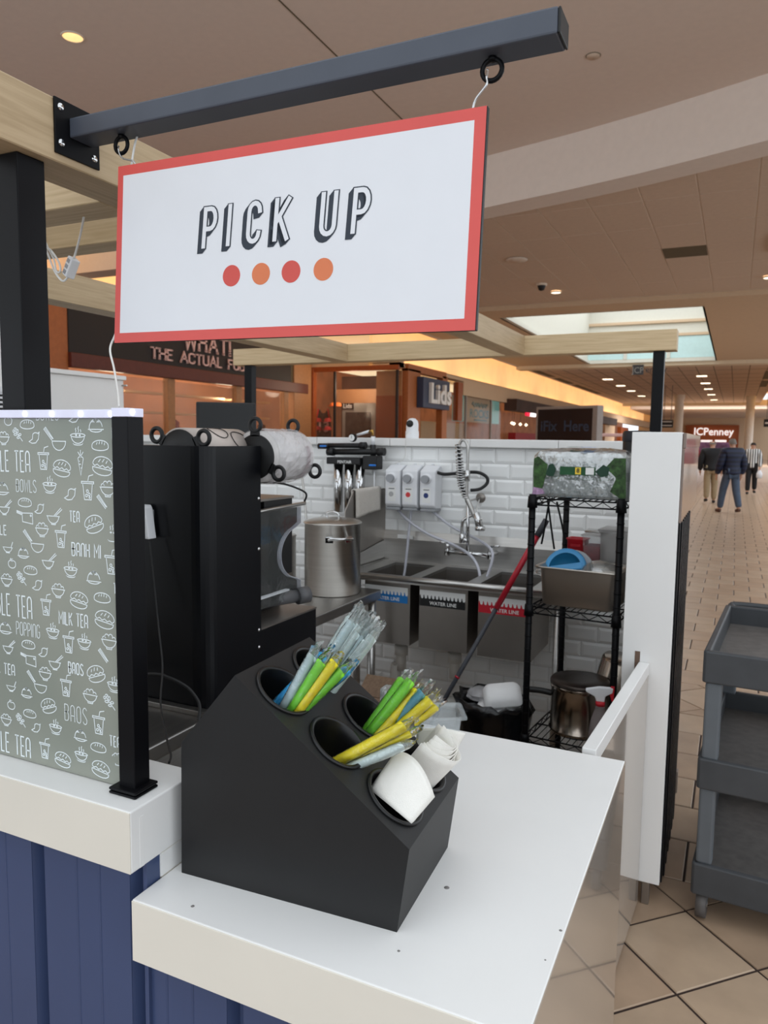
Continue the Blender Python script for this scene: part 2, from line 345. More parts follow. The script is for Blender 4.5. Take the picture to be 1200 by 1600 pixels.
bm_ = MB(); bm_.box(-7.75, 1.3, 15.75, 16.25, ZC-.06, ZC+.1); bm_.box(-7.75, 1.3, 16.25, 17.1, ZC, ZC+.1); bm_.box(-7.75, -5.06, 17.1, 28.3, ZC, ZC+.1); bm_.box(-.78, 1.3, 17.1, 28.3, ZC, ZC+.1)
struct(bm_.build('ceiling_skylight_surround', 'fascia'))
sk = sthing('window_1')   # skylight over the corridor
ZK = 6.6
wl = MB(); wl.box(-5.1, -5.06, 17.1, 28.3, ZC, ZK); wl.box(-.78, -.74, 17.1, 28.3, ZC, ZK); wl.box(-5.06, -.78, 17.06, 17.1, ZC, ZK); wl.box(-5.06, -.78, 28.3, 28.34, ZC, ZK); wl.build('skylight_well', 'skylight_wall', sk)
for z in (5.28, 5.74): MB().box(-5.06, -.78, 28.2, 28.3, z, z+.09).build('cross_rail', 'fascia', sk)
MB().box(-5.06, -.78, 28.2, 28.3, ZC, ZC+.12).build('sill_rail', 'skylight_wall', sk); MB().box(-5.06, -4.96, 17.1, 28.2, ZC, ZC+.1).build('sill_rail', 'skylight_wall', sk)
for x in (-3.75, -2.3): MB().box(x-.06, x+.06, 28.18, 28.3, ZC+.12, 5.28).build('mullion', 'skylight_wall', sk)
for x0, x1 in ((-5.06, -3.81), (-3.69, -2.36), (-2.24, -.78)): MB().box(x0, x1, 28.24, 28.27, ZC+.13, 5.27).build('pane', 'skylight_glass', sk)
for y in (19.9, 22.7, 25.5): MB().box(-5.06, -.78, y-.04, y+.04, ZK-.1, ZK).build('roof_bar', 'skylight_wall', sk)
fc = sthing('ceiling_far')
MB().box(-7.75, 1.3, 28.34, 29.0, ZC-.12, ZC+.3).build('drop_beam', 'cream', fc)
MB().box(-7.75, 1.3, 29.0, 58, ZC, ZC+.1).build('panel_field', 'ceiling_panel', fc)
MB().box(-7.75, 3.4, 62.5, 90, ZC-.25, ZC).build('panel_field', 'ceiling_panel', fc)
MB().box(-7.75, 3.4, 58, 58.4, ZC-.2, ZC+.2).build('drop_beam', 'cream', fc)
g = MB()
for x in [-7.0+.61*k for k in range(14)]: g.box(x-.012, x+.012, 29, 58, ZC-.004, ZC)
for y in range(30, 58, 2): g.box(-7.75, 1.3, y-.02, y+.02, ZC-.003, ZC)
g.build('t_bar_grid', 'dark_vent', fc)
for y0, y1, x in ((30, 33.4, -7.5), (34.2, 37.6, -7.5), (38.5, 46, -7.5), (33, 37, 1.05), (38, 42, 1.05)): MB().box(x-.16, x+.16, y0, y1, ZC-.006, ZC).build('slot_vent', 'dark_vent', fc)
# ceiling fixtures
mat('downlight_lens', (255, 236, 205), .4, emit=3.2, var=0); mat('lamp_trim', (222, 208, 190), .5); mat('warm_can', (255, 205, 140), .5, emit=1.3, var=.15, scale=30)
def downlight(x, y, z, r, label, m='downlight_lens', group=None):
    t = thing('downlight', label, 'ceiling light', (x, y, z), group=group)
    MB().lathe([(r*1.15, 0), (r*1.13, -.008), (r, -.008), (r, .02)], 20).build('trim_ring', 'lamp_trim', t)
    MB().lathe([(0, -.003), (r, -.003), (r, 0)], 20).build('lens', m, t)
downlight(-5.35, 5.0, ZH, .085, 'round recessed ceiling light glowing warm at upper left', 'warm_can')
downlight(-3.25, 14.55, ZC, .09, 'small round ceiling light just left of the skylight beam')
downlight(.36, 14.55, ZC, .09, 'round ceiling light at right edge on panelled ceiling')
for k, (x, y) in enumerate([(-1.46, 34.7), (-1.46, 38.9), (-1.46, 43.1), (-1.46, 48.2), (-1.46, 54)]):
    t = thing('square_downlight', ('nearest', 'second', 'third', 'fourth', 'farthest')[k]+' square ceiling light in the row right of the black pergola post', 'ceiling light', (x, y, ZC), group='right row of corridor lights')
    MB().box(-.2, .2, -.22, .22, -.012, 0).build('lens', 'downlight_lens', t)
for k, (x, y) in enumerate([(-5.42, 35.4), (-5.42, 39.6), (-5.42, 43.8), (-5.42, 48.8)]):
    t = thing('square_downlight', ('nearest', 'second', 'third', 'farthest')[k]+' square ceiling light in the row left of the black pergola post', 'ceiling light', (x, y, ZC), group='left row of corridor lights')
    MB().box(-.2, .2, -.22, .22, -.012, 0).build('lens', 'downlight_lens', t)
t = thing('ceiling_dome_camera', 'small black dome camera on the ceiling above the skylight', 'camera', (-3.35, 13.8, ZC)); MB().lathe([(.07, .02), (.075, 0), (.07, -.03), (.05, -.08), (0, -.1)], 16).build('dome', 'black_plastic', t); MB().lathe([(.1, .03), (.1, 0), (.07, -.005)], 16).build('mount', 'lamp_trim', t)
t = thing('ceiling_speaker', 'pale round speaker grille flush on panelled ceiling', 'speaker', (-3.27, 11.8, ZC+.02)); MB().lathe([(.17, 0), (.165, -.012), (.12, -.02), (0, -.02)], 20).build('grille', 't_bar', t); MB().lathe([(.12, -.02), (.11, -.03), (0, -.03)], 16).build('cone', 'ceiling_panel', t)
t = thing('sprinkler_cap', 'small round sprinkler cover on the high ceiling right of the black bar', 'sprinkler', (-1.33, 7.1, ZH)); MB().lathe([(.06, 0), (.058, -.012), (0, -.014)], 16).build('cap', 'ceiling_panel', t); MB().lathe([(.066, 0), (.066, -.004), (.058, -.005)], 16).build('ring', 'dark_vent', t)
t = thing('linear_vent', 'slotted air vent lit warm at right edge of ceiling', 'vent', (.62, 12.2, ZC))
for k in range(5): MB().box(-.3+.06*k, -.27+.06*k, -.45, .45, -.02, .02).build('slat', 'cream', t)
MB().box(-.33, .02, -.5, .5, .0, .03).build('housing', 'dark_vent', t)
# ================================================================ kiosk walls
YW = 3.7
wb = sthing('wall_back')
MB().box(-3.6, -.311, YW, YW+.12, 0, 1.56).build('wall_core', 'tile_grout', wb)
TW, TH = .155, .0785
def bevtile(sx, sz):
    a, c, b, d = sx/2, sz/2, .013, .007
    vs = [(-a, 0, -c), (a, 0, -c), (a, 0, c), (-a, 0, c), (-a, -.002, -c), (a, -.002, -c), (a, -.002, c), (-a, -.002, c), (-a+b, -d, -c+b), (a-b, -d, -c+b), (a-b, -d, c-b), (-a+b, -d, c-b)]
    return MB().add(vs, [(0, 1, 5, 4), (1, 2, 6, 5), (2, 3, 7, 6), (3, 0, 4, 7), (4, 5, 9, 8), (5, 6, 10, 9), (6, 7, 11, 10), (7, 4, 8, 11), (8, 9, 10, 11)])
tm = bevtile(TW-.003, TH-.003).mesh('tile'); full = []; rest = MB(); z = 1.557-TH/2; rw = 0
while z > .1:
    k = 0; x = -.311-TW*(.5 if rw % 2 else 1.0)+TW/2-.02
    while x > -3.2:
        vis = (-2.75 < x) and (z > 1.06 or (.3 < z < .9 and x > -2.1))
        if vis and len(full) < 290: full.append((x, YW, z))
        else:
            b_ = bevtile(TW-.003, TH-.003); b_.v = [(p[0]+x, p[1]+YW, p[2]+z) for p in b_.v]; rest.add(b_.v, b_.f)
        x -= TW
    z -= TH; rw += 1
copies('tile', tm, 'tile_white', wb, full); o = rest.build('tiles_out_of_view', 'tile_white', wb); o['kind'] = 'stuff'
x = -.33
for k in range(7):
    MB().rbox(x-.45+.001, x-.001, YW-.045, YW+.14, 1.56, 1.602, .004).build('cap_stone', 'white_lam', wb); x -= .45
wr = sthing('wall_right'); YP_, YE_ = 2.61, 3.66
MB().rbox(-.313, -.158, YP_, 3.18, .085, 1.336, .003).build('white_end_panel', 'white_lam', wr); MB().rbox(-.313, -.158, YP_, YE_, 1.336, 1.632, .003).build('white_upper_panel', 'white_lam', wr)
MB().box(-.313, -.25, 3.18, YE_, .085, 1.336).build('inner_panel', 'white_lam', wr)
MB().rbox(-.3132, -.1578, YP_-.004, YP_+.004, .085, 1.6322, .002).build('end_face', 'white_lam', wr)
MB().rbox(-.157, -.146, YP_+.02, YE_, 1.58, 1.63, .002).build('cap_strip', 'brown_gloss', wr)
MB().box(-.157, -.15, YP_+.02, YE_, 1.335, 1.58).build('side_panel', 'brown_gloss', wr)
for k in range(13): y0 = YP_+.02+k*.044; MB().box(-.157, -.147 if k % 2 else -.152, y0, y0+.034, .085, 1.335).build('corrugation_rib', 'black_metal', wr)
MB().rbox(-.216, -.19, YP_+.005, YP_+.045, 0, .1, .003).build('foot', 'steel_side', wr)
MB().box(-.2, -.16, 3.55, 3.59, 0, .1).build('foot', 'steel_side', wr)
MB().box(-.272, -.255, YP_-.005, YP_-.003, .83, .895).build('gate_slot', 'brown_gloss', wr)
# swing gate of the counter
gang = math.atan2(.042, .82)
t = thing('swing_gate', 'white swing gate with glossy side between pickup counter and white wall end', 'gate', (-.2235, 2.602, 0), rotz=-gang)
MB().rbox(-.034, 0, -.812, 0, .82, .86, .002).build('top_rail', 'white_lam', t)
MB().box(-.032, -.001, -.81, -.002, .012, .819).build('panel', 'gate_lam', t)
# pickup counter
XL, XR, YF, YB = -.848, -.197, .868, 1.784
t = thing('pickup_counter', 'white pickup counter with deep square lip holding the black organizer', 'counter', ((XL+XR)/2, (YF+YB)/2, 0))
MB().rbox(XL, XR, YF, YB, .745, .85, .0025).build('counter_top', 'white_lam', t, world=True)
MB().rbox(XL+.03, XR-.02, YF+.08, YB-.03, .09, .745, .002).build('cabinet', 'cream_lam', t, world=True)
MB().box(XR-.012, XR+.0012, YF+.002, YB-.001, .02, .8485).build('side_panel', 'gate_lam', t, world=True)
MB().rbox(XL+.0005, XR-.0005, YF-.0015, YF+.001, .7455, .8485, .0005, 1).build('light_tinted_front', 'cream_lam', t, world=True)  # thin skin: warm tint of the light on the front, put into its colour
MB().box(XL+.06, XR-.05, YF+.09, YB-.06, 0, .09).build('kick_base', 'black_plastic', t, world=True)
def corr(x0, x1, y, z0, z1, parent, first=0.):
    """corrugated blue sheet in the x-z plane, one mesh per rib bay"""
    x = x1-first; per = .235; k = 0
    while x > x0+.01:
        xa = max(x0, x-per); d = .022; L = lambda f: x-per+per*f
        pr = [(0, 0), (.33, 0), (.335, -.0006), (.345, -.0006), (.35, 0), (.56, 0), (.565, -.0006), (.575, -.0006), (.58, 0), (.86, 0), (.90, d), (.965, d), (1, 0)]
        pr = [(L(f), y+e) for f, e in pr]; pr = [p for p in pr if p[0] > xa]; pr = [(xa, pr[0][1])]+pr
        m_ = MB()
        for (a0, b0), (a1, b1) in zip(pr, pr[1:]): m_.add([(a0, b0, z0), (a1, b1, z0), (a1, b1, z1), (a0, b0, z1)], [(0, 1, 2, 3)])
        m_.build('corrugated_panel', 'blue_panel', parent, world=True, thick=.002); x -= per
corr(XL-.004, XR-.014, YF+.045, .05, .745, t, -.02)
sc = MB()
for px, py, r in ((698, 1387, .0045), (876, 1454, .0025), (623, 1486, .0022), (301, 1416, .003), (852, 1500, .0015)):
    p = atZ(px, py, .85); sc.lathe([(0, .0004), (r, .0003), (r*1.05, 0)], 12, Matrix.Translation((p.x, p.y, .85)))
mat('stain', (128, 124, 122), .6); sc.build('scuff_mark', 'stain', t, world=True)
# higher service counter on the left
t = thing('service_counter', 'white raised counter over blue corrugated panel carrying the frosted screen', 'counter', (-1.5, .95, 0))
MB().rbox(-2.3, XL, YF, 1.037, .892, .997, .0025).build('counter_top', 'white_lam', t, world=True)
MB().rbox(-2.3, XL-.0005, YF-.0015, YF+.001, .8925, .9955, .0005, 1).build('light_tinted_front', 'cream_lam', t, world=True)  # same skin here, the light's warm tint coloured onto the front
MB().rbox(XL-.013, XL+.0004, YF+.02, YF+.03, .893, .98, .0004).build('end_plate', 'white_lam', t, world=True)
MB().box(-2.3, XL-.001, .94, 1.02, .05, .892).build('core', 'cream_lam', t, world=True)
MB().box(XL-.012, XL, .9365, 1.03, .851, .8915).build('end_panel', 'white_lam', t, world=True)
corr(-2.3, XL-.006, .905, .02, .892, t, 0.)
MB().box(XL-.01, XL-.002, .905, .936, .02, .892).build('corner_trim', 'blue_panel', t, world=True)
MB().box(-2.3, XL-.03, .95, 1.02, 0, .05).build('kick_base', 'black_plastic', t, world=True)
t = thing('rear_counter', 'white outer counter on the far side of the tiled wall carrying pergola posts', 'counter', (-1.8, 4.2, 0))
MB().rbox(-3.4, -.25, 3.86, 4.52, .9, 1.0, .003).build('counter_top', 'white_lam', t, world=True); MB().box(-3.38, -.27, 3.9, 4.46, .02, .9).build('cabinet', 'blue_panel', t, world=True)
sl = sthing('light_block_wall'); MB().box(-3.62, -3.5, 1.05, 3.7, 0, 1.2).build('wall_core', 'white_lam', sl)  # unseen side wall, added to keep low light out of the kiosk
# ================================================================ pergola
ZB, ZT = 2.09, 2.2
t = thing('pergola', 'pale wood beam pergola on black metal posts over the kiosk', 'pergola', (-1.9, 2.2, 0))
def beam(x0, x1, y0, y1, m): MB().rbox(x0, x1, y0, y1, ZB, ZT, .002, 1).build('beam', m, t, world=True)
beam(-1.246, -1.138, .12, 4.32, 'beam_wood_y'); beam(-2.4, -2.292, .12, 4.32, 'beam_wood_y')
beam(-3.19, -.314, 4.321, 4.43, 'beam_wood_x')
for a_, b_ in ((-2.291, -1.247), (-4.6, -2.401)): beam(a_, b_, 1.226, 1.326, 'beam_wood_x'); beam(a_, b_, 1.482, 1.562, 'beam_wood_x')
for x, y, z0 in ((-1.19, .983, .9975), (-.403, 4.374, 1.0), (-3.084, 4.374, 1.0)):
    MB().rbox(x-.0294, x+.0294, y-.0294, y+.0294, z0, ZB-.0005, .002).build('post', 'black_metal', t, world=True)
# ================================================================ sign bar, sign
t = thing('sign_bracket', 'dark grey square steel bar bolted to wood beam holding the hanging sign', 'bracket', (-1.138, 1.07, 2.15))
MB().rbox(-1.1375, -1.133, 1.014, 1.117, 2.104, 2.2006, .001).build('wall_plate', 'black_metal', t, world=True)
MB().rbox(-1.133, -.2436, 1.045, 1.099, 2.1388, 2.1736, .003).build('bar', 'bar_paint', t, world=True)
MB().rbox(-.2438, -.24, 1.0456, 1.0984, 2.1394, 2.173, .002).build('end_cap', 'black_plastic', t, world=True)
for y, z in ((1.027, 2.186), (1.027, 2.124), (1.104, 2.121)):
    MB().lathe([(0, .0034), (.0048, .0032), (.0068, .0012), (.007, 0)], 14, Matrix.Translation((-1.133, y, z)) @ Matrix.Rotation(R(90), 4, 'Y')).build('screw', 'chrome', t, world=True)
for x in (-1.034, -.341):
    ring = [(x+.0145*math.cos(2*math.pi*k/20), 1.072, 2.121+.0145*math.sin(2*math.pi*k/20)) for k in range(20)]
    e = MB().tube(ring, .0036, 8, closed=True); e.cyl((x, 1.072, 2.133), (x, 1.072, 2.1388), .006, 10); e.build('eye_bolt', 'black_metal', t, world=True)
# sign panel in its own frame: x right, z up; origin mid-bottom
s0 = Vector((-.6912, 1.0464, 1.7614)); roll_ = R(-.85); lean = R(2.6)
Ms = Matrix.Translation(s0) @ Matrix.Rotation(roll_, 4, 'Y').inverted() @ Matrix.Rotation(lean, 4, 'X').inverted()
t = thing('hanging_sign', 'white hanging pickup sign with red border and four red and orange dots', 'sign', M=Ms)
SW, SH = .689, .313
mat('sign_white', (224, 225, 229), .38, var=.01); mat('sign_red', (214, 84, 78), .42, var=.03); mat('sign_orange', (217, 121, 78), .42, var=.03); mat('sign_dot_red', (206, 80, 72), .42, var=.03); mat('ink', (42, 50, 62), .5, var=.03)
MB().rbox(-SW/2, SW/2, 0, .0085, 0, SH, .0008, 1).build('backing_board', 'black_plastic', t)
bw = .0172
fr = MB(); o_ = [(-SW/2, 0), (SW/2-.0015, 0), (SW/2-.0015, SH), (-SW/2, SH)]; i_ = [(-SW/2+.0125, bw), (SW/2-bw-.0015, bw), (SW/2-bw-.0015, SH-bw), (-SW/2+.0125, SH-bw)]
for k in range(4): a, b = o_[k], o_[(k+1) % 4]; c, d = i_[(k+1) % 4], i_[k]; fr.prism([(a[0], -.0006, a[1]), (b[0], -.0006, b[1]), (c[0], -.0006, c[1]), (d[0], -.0006, d[1])], (0, .0006, 0))
fr.build('red_border', 'sign_red', t)
MB().box(i_[0][0], i_[1][0], -.0005, 0, bw, SH-bw).build('white_face', 'sign_white', t)
iMs = Ms.inverted()
def sign_xy(px, py):
    d = ray(px, py); a = iMs @ CP; b = (iMs.to_3x3() @ d); k = -a.y/b.y; q = a+b*k; return q.x, q.z
for k, (px, py) in enumerate(((362, 431), (408, 428), (455, 424.5), (505.5, 421))):
    x, z = sign_xy(px, py); MB().prism([(x+.0176*math.cos(2*math.pi*i/36), -.0009, z+.0176*math.sin(2*math.pi*i/36)) for i in range(36)], (0, .0004, 0)).build('dot', 'sign_orange' if k % 2 else 'sign_dot_red', t)
xs, zs = sign_xy(314, 390); xe, _ = sign_xy(577, 352); LH = .061
shear = .05
CNT = [0]
def lay(mb, lines, hw, ox, oz, y, ext):
    for l in lines:
        vs, fs = ribbon(l, hw, ext); CNT[0] += 1; mb.add([(ox+v.x+shear*v.y, y-.00002*(CNT[0] % 12), oz+v.y) for v in vs], fs)
pos = [sign_xy(*q)[0] for q in ((315.5, 388), (353.5, 384), (384, 382), (426, 380), (498, 368), (548, 364))]
_, z0 = sign_xy(430, 374); hw = .0041
for ch, x0, wd in zip('PICKUP', pos, (.0215, 0, .0205, .0225, .0225, .0225)):
    black, white = MB(), MB(); w, st = GL[ch]; k = (wd/w if w else 1); lines = [[(px*k+.004, py*LH) for px, py in l] for l in st]
    for i in range(9): lay(black, lines, hw+.0017, x0-.0072*i/8, z0-.0072*i/8, -.0009, .0047)
    lay(black, lines, hw+.0017, x0, z0, -.0010, .0053); lay(white, lines, hw-.0003, x0, z0, -.0014, .0038)
    black.build('letter_shadow', 'ink', t); white.build('letter_face', 'sign_white', t)
# the thin dark line inside bowls is left by the strokes themselves
def wire(name, label, pts, r, m, cat='wire', parent=None, k=6):
    o = MB().tube(smooth_path(pts, k), r, 8).build(name, m); return tag(o, label, cat)
mat('wire_white', (228, 226, 222), .4); mat('wire_silver', (200, 200, 200), .25, metal=.9)
top = lambda x: Ms @ Vector((x, .004, SH))
l1 = top(-.315); l2 = top(.325)
wire('hook_wire', 'silver bent wire hook holding the right end of the sign', [(-.344, 1.06, 2.118), (-.347, 1.066, 2.111), (-.347, 1.066, 2.1), l2+Vector((-.001, 0, .012)), l2+Vector((-.006, .002, -.004))], .0017, 'wire_silver')
wire('hook_wire', 'silver bent wire hook at left eye bolt of the sign', [(-1.033, 1.064, 2.116), (-1.037, 1.067, 2.113), (-1.033, 1.067, 2.102), (-1.024, 1.066, 2.094), l1+Vector((.002, 0, .007)), l1+Vector((.006, .002, -.004))], .0016, 'wire_silver')
wire('sign_cable', 'thin white cable dropping behind left sign edge onto the frosted screen', [(-1.014, 1.09, 2.139), (-1.01, 1.078, 2.115), (-1.015, 1.075, 2.08), (-1.033, 1.083, 2.02), (-1.045, 1.08, 1.84), atY(181, 520, 1.06), atY(172, 545, 1.05), atY(178, 575, 1.03), atY(184, 610, .99), atY(186, 636, .952)], .0019, 'wire_white')
# power strip hanging in the pergola
p0 = atY(111, 418, 1.36); 
Mp = Matrix.Translation(p0) @ Matrix.Rotation(R(30), 4, 'Y') @ Matrix.Rotation(R(-20), 4, 'Z')
t = thing('power_strip', 'small white power strip dangling on its cord under the pergola', 'power strip', M=Mp)
MB().rbox(-.015, .015, -.011, .011, -.0235, .0235, .003).build('housing', 'white_plastic', t)
for k in range(3): MB().rbox(-.008, .008, -.0124, -.0105, -.019+.014*k, -.0095+.014*k, .002).build('socket', 'grey_plastic', t)
cordm = MB().tube(smooth_path([atY(133, 306, 1.248), atY(132, 330, 1.284), atY(127, 360, 1.320), atY(121, 385, 1.344), p0+Vector((.01, 0, .02))], 6), .0025, 8).build('cord', 'wire_white', t, world=True)
MB().tube(smooth_path([p0+Vector((-.01, 0, -.02)), atY(98, 439, 1.356), atY(86, 425, 1.356), atY(76, 400, 1.344), atY(72, 388, 1.332), atY(80, 392, 1.332), atY(92, 410, 1.344), atY(94, 424, 1.344), atY(88, 424, 1.344), atY(84, 405, 1.344), atY(74, 385, 1.320), atY(66, 366, 1.308)], 6), .0025, 8).build('coiled_cord', 'wire_white', t, world=True)
# ================================================================ frosted screen on the service counter
mat('frost_print', (232, 240, 242), .5, var=.02)
m = bpy.data.materials.new('frosted_glass'); m.use_nodes = True; MATS['frosted_glass'] = m; nt = m.node_tree; b = nt.nodes['Principled BSDF']
b.inputs['Roughness'].default_value = .34; b.inputs['IOR'].default_value = 1.45
tl = nt.nodes.new('ShaderNodeBsdfTranslucent'); tl.inputs[0].default_value = rgb(176, 180, 166); mx = nt.nodes.new('ShaderNodeMixShader'); mx.inputs[0].default_value = .3
nz = nt.nodes.new('ShaderNodeTexNoise'); nz.inputs['Scale'].default_value = 2.2; cr = nt.nodes.new('ShaderNodeValToRGB'); cr.color_ramp.elements[0].color = rgb(158, 164, 154); cr.color_ramp.elements[1].color = rgb(184, 184, 172); cr.color_ramp.elements[0].position = .35; cr.color_ramp.elements[1].position = .65
tcn = nt.nodes.new('ShaderNodeTexCoord'); nt.links.new(tcn.outputs['Object'], nz.inputs['Vector']); nt.links.new(nz.outputs[0], cr.inputs[0]); nt.links.new(cr.outputs[0], b.inputs['Base Color'])
nt.links.new(b.outputs[0], mx.inputs[1]); nt.links.new(tl.outputs[0], mx.inputs[2]); nt.links.new(mx.outputs[0], nt.nodes['Material Output'].inputs[0])
YG = .927
t = thing('frosted_screen', 'frosted glass screen printed with white food drawings on a black post', 'screen', (-.9, .93, .997))
MB().rbox(-1.9, -.916, YG, YG+.008, .9985, 1.627, .001, 1).build('glass_pane', 'frosted_glass', t, world=True)
MB().rbox(-.9165, -.882, .915, .951, 1.003, 1.629, .0015).build('post', 'black_metal', t, world=True)
bp = MB().rbox(-.9285, -.870, .9025, .958, 1.0035, 1.0085, .002); bp.rbox(-.9285, -.870, .9025, .958, .9972, 1.0018, .002); bp.build('base_plate', 'black_metal', t, world=True)
mat('led_strip', (225, 225, 238), .45, emit=.12, ecol=(190, 190, 255)); mat('led', (235, 240, 255), .3, emit=14, ecol=(200, 215, 255), var=0)
ls = MB().rbox(-1.9, -.912, YG-.006, YG+.008, 1.627, 1.641, .001, 1); ls.rbox(-.9165, -.8815, .9145, .9515, 1.629, 1.643, .001, 1); strip = ls.build('led_strip', 'led_strip', t, world=True)
for px, py in ((38, 641), (80, 639.5), (125, 638.5), (172, 637)):
    p = atY(px, py, YG-.007); MB().lathe([(0, .002), (.0035, .0016), (.005, 0)], 12, Matrix.Translation((p.x, YG-.006, 1.634)) @ Matrix.Rotation(R(90), 4, 'X')).build('led', 'led', strip, world=True)
for x in (-1.26, -1.34): MB().lathe([(0, .002), (.0035, .0016), (.005, 0)], 12, Matrix.Translation((x, YG-.006, 1.634)) @ Matrix.Rotation(R(90), 4, 'X')).build('led', 'led', strip, world=True)
MB().lathe([(0, .002), (.0035, .0016), (.005, 0)], 12, Matrix.Translation((-.8815, .926, 1.637)) @ Matrix.Rotation(R(90), 4, 'Y')).build('led', 'led', strip, world=True)
# ---- printed drawings: polylines in a unit box
def ell(cx, cy, rx, ry=None, n=14): ry = ry or rx; return arc(cx, cy, rx, ry, 0, 360, n)
IC = {
 'bread': [arc(.5, .45, .48, .27, 0, 180, 10)+[(.02, .36)]+arc(.5, .36, .48, .16, 180, 360, 10)+[(.98, .45)], [(.28, .5), (.34, .62)], [(.44, .52), (.48, .67)], [(.6, .52), (.62, .67)], [(.75, .48), (.76, .6)]],
 'rice': [[(.04, .52), (.96, .52)]+arc(.5, .52, .42, .42, -10, -170, 10)+[(.04, .52)], [(.32, .12), (.35, .02), (.65, .02), (.68, .12)], arc(.2, .58, .1, .12, 180, 20, 5)+arc(.36, .7, .12, .14, 200, 10, 6)+arc(.6, .72, .12, .14, 180, -10, 6)+arc(.8, .6, .1, .12, 150, 0, 5)],
 'soup': [ell(.5, .56, .46, .1), arc(.5, .55, .42, .42, -8, -172, 10), [(.2, .1)]+arc(.5, .12, .3, .08, 180, 360, 8)+[(.8, .1)], [(.36, .72), (.4, .8), (.36, .88), (.4, .96)], [(.52, .72), (.56, .82), (.52, .92), (.56, 1.04)], [(.68, .72), (.7, .8), (.66, .88)], ell(.4, .57, .05, .03, 6), ell(.62, .56, .05, .03, 6)],
 'cup': [[(.2, .72), (.28, 0), (.68, 0), (.76, .72)], [(.12, .72), (.84, .72), (.84, .8), (.12, .8), (.12, .72)], [(.5, .8), (.56, 1.05), (.82, 1.12)], ell(.4, .18, .06), ell(.56, .24, .06), ell(.46, .38, .06), ell(.58, .1, .04)],
 'pan': [[(.38, .42), (.98, .42)]+arc(.68, .42, .3, .34, -6, -174, 9)+[(.38, .42)], [(.38, .44), (.02, .86), (.1, .94), (.44, .5)], [(.06, .9), (.4, .5)]],
 'chili': [[(.98, .92), (.9, .86), (.78, .84)], [(.92, .8)]+arc(.62, .62, .28, .24, 50, 150, 5)+[(.34, .4), (.04, .22), (.3, .1), (.62, .14), (.86, .42), (.92, .8)]],
 'apple': [arc(.32, .45, .3, .33, 60, 180, 6)+arc(.5, .35, .46, .36, 190, 350, 10)+arc(.68, .45, .3, .33, 0, 120, 6)+[(.5, .7), (.46, .72)], [(.5, .7), (.5, .9), (.6, 1.0)], [(.5, .88), (.35, 1.0), (.3, .9), (.5, .88)]],
 'bao': [arc(.5, .3, .4, .48, 10, 170, 12)+[(.1, .28)], [(.02, .24), (.98, .24)], [(.14, .2)]+arc(.5, .24, .38, .14, 200, 340, 8)+[(.86, .2)], arc(.5, .7, .14, .1, 20, 160, 4), arc(.34, .5, .1, .16, 40, 140, 4), arc(.64, .5, .1, .16, 40, 140, 4)],
 'banhmi': [arc(.5, .52, .48, .34, 2, 178, 12)+[(.02, .5)], [(.02, .5), (.12, .42), (.24, .5), (.38, .42), (.5, .5), (.64, .42), (.76, .5), (.88, .42), (.98, .52)], [(.02, .36), (.98, .36)], [(.04, .34)]+arc(.5, .3, .46, .22, 185, 355, 8)+[(.96, .34)], [(.28, .6), (.36, .74)], [(.46, .62), (.54, .78)], [(.64, .6), (.7, .74)]],
 'carrot': [[(.36, .7), (.5, 0), (.66, .7)]+arc(.51, .7, .15, .08, 0, 180, 5), [(.42, .45), (.52, .47)], [(.5, .3), (.56, .31)], [(.46, .6), (.38, .56)], [(.5, .78), (.36, .98)], [(.5, .78), (.51, 1.06)], [(.51, .78), (.66, .98)]],
 'herb': [[(.95, .05), (.7, .35), (.45, .6), (.2, .95)], ell(.3, .55, .14, .08, 8), ell(.5, .8, .08, .14, 8), ell(.72, .55, .12, .08, 8), ell(.55, .32, .13, .07, 8), ell(.15, .8, .08, .1, 8), ell(.3, .98, .1, .07, 8)],
 'cleaver': [[(.36, .3), (.96, .22), (.96, .74), (.36, .72), (.36, .3)], [(.36, .62), (.04, .72), (.04, .82), (.36, .74)], [(.06, .77), (.34, .68)], ell(.86, .62, .04, .04, 6)],
 'chop': [[(.02, .48), (.86, .48)]+arc(.44, .48, .38, .42, -8, -172, 10)+[(.02, .48)], [(.3, .06), (.32, 0), (.58, 0), (.6, .06)], [(.5, .5), (.98, .98)], [(.6, .5), (1.06, .9)]],
 'ladle': [[(.04, .44), (.92, .44)]+arc(.48, .44, .4, .36, -6, -174, 9)+[(.04, .44)], [(.8, .46), (.98, .9)], [(.3, .08), (.32, .02), (.64, .02), (.66, .08)]],
}
